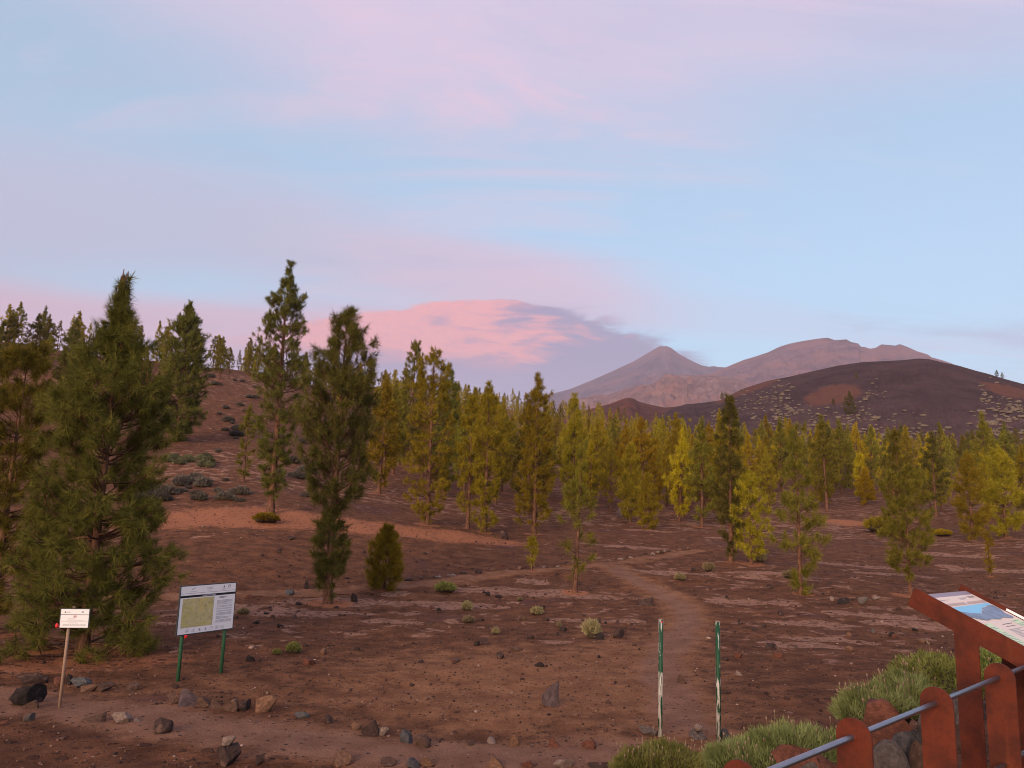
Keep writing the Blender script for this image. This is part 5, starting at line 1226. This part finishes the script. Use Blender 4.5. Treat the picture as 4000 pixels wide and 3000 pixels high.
def build_marker_posts():
    Mp = marker_material()
    for (x, yb, xt, yt, lab, dot) in ((2579, 2880, 2582, 2420, 'left one of two tall peeling green and white marker posts, with red sticker', True), (2808, 2904, 2803, 2428, 'right one of two tall peeling green and white marker posts', False)):
        b = hit(x, yb); o = empty('marker_post', b, lab, 'post', 'peeling marker posts'); top = at_height_of(b, xt, yt)-b
        cyl('pole', Vector((0, 0, -.15)), top, .043, o, Mp, 20)
        cyl('top_cap', top+Vector((0, 0, .0005)), top+Vector((0, 0, .012)), .046, o, M['polewood'], 20)
        if dot:
            dd = (CAM-b); dd.z = 0; dd.normalize(); k = link('sticker', rock_mesh('sticker', 79, ICO1, 0, .02), o, M['redtag']); k.scale = (.035, .012, .035); k.location = top*.975+dd*.042+Vector((.014, 0, 0)); k.rotation_euler = (0, 0, math.atan2(dd.y, dd.x)+math.pi/2)
def build_desk():
    Pn = at_depth(3572, 2295, 5.0)
    # far tip at the same height
    d = pix_dir(3757, 2281); Pf = CAM+d*((Pn.z-CAM.z)/d.z)
    t = Pf-Pn; t.z = 0; W = t.length; t.normalize(); s = Vector((t.y, -t.x, 0))
    def onplane(x, y):
        d_ = pix_dir(x, y); k = (Pn-CAM).dot(t)/d_.dot(t); return CAM+d_*k-Pn
    e = onplane(4000, 2525); L = e.length; sl = e.normalized(); dn = Vector((0, 0, -1)); dn = (dn-sl*dn.dot(sl)).normalized()
    full = 1.05; dep = .128
    lp = onplane(3773, 2495); a0 = lp.dot(s)-.069; a1 = a0+.138
    loc = Vector((Pn.x, Pn.y, 0))+s*(a0+.07)+t*W*.5; loc.z = gz(loc.x, loc.y)
    o = empty('information_desk', loc, 'tilted rust steel reading desk with a printed map panel', 'sign')
    zl = lambda a: sl.z/sl.dot(s)*a                                  # height of the top edge along s
    def P(a, z): return (a, z)
    cut = dn.dot(s)*dep; cz = dn.z*dep; A1 = sl.dot(s)*full; Z1 = sl.z*full
    low = lambda a: cz+zl(a-cut)
    for k, off in (('near', 0.0), ('far', W)):
        base = Pn+t*off; g0 = min(gz(*(base+s*a0).xy), gz(*(base+s*a1).xy))-base.z-.1
        out = [(0, 0), (cut, cz), (a0, low(a0)), (a0, g0), (a1, g0), (a1, low(a1)), (A1+cut, Z1+cz), (A1, Z1)]
        prism('side_frame', out, base-loc, s, Vector((0, 0, 1)), t*(1 if off == 0 else -1), .012, o, M['rust'], .0015)
    B0 = Pn+t*.0125+dn*.028+sl*.045-loc; bx, by = t*(W-.025), sl*(full-.09)
    nn = bx.cross(by).normalized(); nn = nn if nn.z > 0 else -nn
    bd = prism('board', [(0, 0), (1, 0), (1, 1), (0, 1)], B0, bx, by, -nn, .012, o, M['mauve'])
    lb = by.length; f = Face(bd, B0, bx, by/lb, nn)                   # across 0..1, down in metres
    f.rect('panel', .015, .985, .048, lb-.02, 'cream'); f.rect('header_rule', .015, .985, .125, .152, 'taupe', 2)
    f.lines('header_text', .14, .34, .083, .090, 1, 'midpr', 31); f.lines('header_text', .56, .74, .075, .10, 3, 'greypr', 32); f.lines('header_text', .78, .93, .066, .088, 3, 'midpr', 33); f.rect('header_mark', .50, .54, .132, .146, 'white', 3)
    f.pts('sea', [(.035, .168), (.035, .20), (.14, .215), (.30, .245), (.46, .262), (.52, .235), (.60, .23), (.63, .205), (.75, .20), (.80, .188), (.95, .185), (.95, .160)], 'sea', 2)
    f.pts('relief', [(.05, .205), (.14, .219), (.30, .249), (.46, .266), (.525, .239), (.605, .234), (.635, .209), (.755, .204), (.81, .192), (.95, .19), (.96, .235), (.90, .285), (.93, .33), (.88, .345), (.70, .325), (.60, .34), (.45, .325), (.33, .335), (.2, .305), (.1, .27), (.05, .24)], 'relief', 3)
    f.rect('text_box', .06, .27, .36, .66, 'mint', 2); f.rect('text_box', .76, .94, .36, .66, 'mint', 2); f.lines('box_title', .08, .18, .37, .377, 1, 'midpr', 34, 3); f.lines('box_title', .78, .9, .37, .377, 1, 'midpr', 35, 3)
    f.lines('title', .46, .68, .385, .397, 1, 'midpr', 36); f.lines('title', .46, .66, .41, .42, 1, 'midpr', 37); f.lines('paragraph', .40, .70, .44, .53, 7, 'greypr', 38); f.lines('paragraph', .40, .70, .56, .72, 11, 'greypr', 39)
    f.lines('paragraph', .08, .25, .40, .64, 16, 'greypr', 40, 3, .35); f.lines('paragraph', .78, .92, .40, .64, 16, 'greypr', 41, 3, .35); f.rect('picture', .06, .94, .74, .92, 'relief', 2)
    q = Pn+t*(W-.012)-t*.0015-loc
    prism('label_plate', [(0, 0), (.115, 0), (.115, .016), (0, .016)], q+sl*.31+dn*.006, sl, dn, -t, .003, o, M['white'])
def build_railing():
    Z0 = 2.67; tops = [(2893, 2969, 1.0), (3901, 2590, 1.549)]
    A = at_depth(2893, 2969, Z0); B = at_depth(3901, 2590, Z0*1.549); st = (B-A)/3.0
    h = Vector((st.x, st.y, 0)).normalized(); side = Vector((h.y, -h.x, 0))
    loc = Vector((A.x, A.y, gz(A.x, A.y))); o = empty('railing', loc, 'rust steel plate railing with two grey bars at the viewpoint edge', 'railing')
    r = .075; hole = r
    for k in range(-2, 6):
        c = A+st*k; top = c-loc; base = gz(c.x, c.y)-loc.z-.12
        out = [(r*math.cos(a), top.z-r+r*math.sin(a)) for a in np.linspace(0, math.pi, 19)]+[(-r, base), (r, base)]
        for dz in (r-.002, r+.434): cyl('collar', c-loc-Vector((0, 0, dz))-h*.020, c-loc-Vector((0, 0, dz))+h*.020, .0175, o, M['rust'], 14)
        p = prism('plate', out, Vector((top.x, top.y, 0))-h*.006, side, Vector((0, 0, 1)), h, .012, o, M['rust'], .0012)
    for dz in (hole-.002, hole+.434):
        a = A+st*-2.6-loc-Vector((0, 0, dz)); b = A+st*5.6-loc-Vector((0, 0, dz)); cyl('bar', a, b, .0128, o, M['steelbar'], 16)
build_rocks(); build_gravel(); build_shrubs(); build_board(); build_small_sign(); build_marker_posts(); build_desk(); build_railing()

# look-alikes are told apart by their order from left to right
ORD = ['leftmost', 'second from left', 'third from left', 'fourth from left', 'fifth from left', 'sixth from left', 'seventh from left', 'eighth from left', 'ninth from left', 'tenth from left', 'eleventh from left', 'twelfth from left', 'thirteenth from left', 'fourteenth from left', 'fifteenth from left', 'sixteenth from left', 'seventeenth from left', 'eighteenth from left', 'nineteenth from left', 'twentieth from left']
_by = {}
for o in REL: _by.setdefault(o['label'], []).append(o)
for lab, L in _by.items():
    if len(L) == 1: continue
    L.sort(key=lambda o: visible_px(*o.location)[0])
    for i, o in enumerate(L): o['label'] = lab+', '+(ORD[i] if i < len(L)-1 or len(L) > 20 else 'rightmost') if i < 20 else lab+', far right'
# ------------------------------------------------------------------ the air between here and the mountains
def build_haze():
    x0, x1, y0, y1, z0, z1 = -11500, 11500, -2100, 12700, -8, 2150
    v = [(x, y, z) for z in (z0, z1) for x, y in ((x0, y0), (x1, y0), (x1, y1), (x0, y1))]
    f = [(3, 2, 1, 0), (4, 5, 6, 7), (0, 1, 5, 4), (1, 2, 6, 5), (2, 3, 7, 6), (3, 0, 4, 7)]
    me = bpy.data.meshes.new('haze'); me.from_pydata(v, [], f); me.update()
    m_, g = mat('thin_haze'); pv = g.new('ShaderNodeVolumePrincipled')
    pv.inputs['Color'].default_value = (.76, .76, .96, 1); pv.inputs['Density'].default_value = 7.5e-5; pv.inputs['Anisotropy'].default_value = 0.0
    o = g.new('ShaderNodeOutputMaterial'); g.l.new(pv.outputs[0], o.inputs['Volume'])
    m_.cycles.homogeneous_volume = True if hasattr(m_.cycles, 'homogeneous_volume') else None
    tag(link('haze', me, None, m_), kind='stuff')
build_haze()
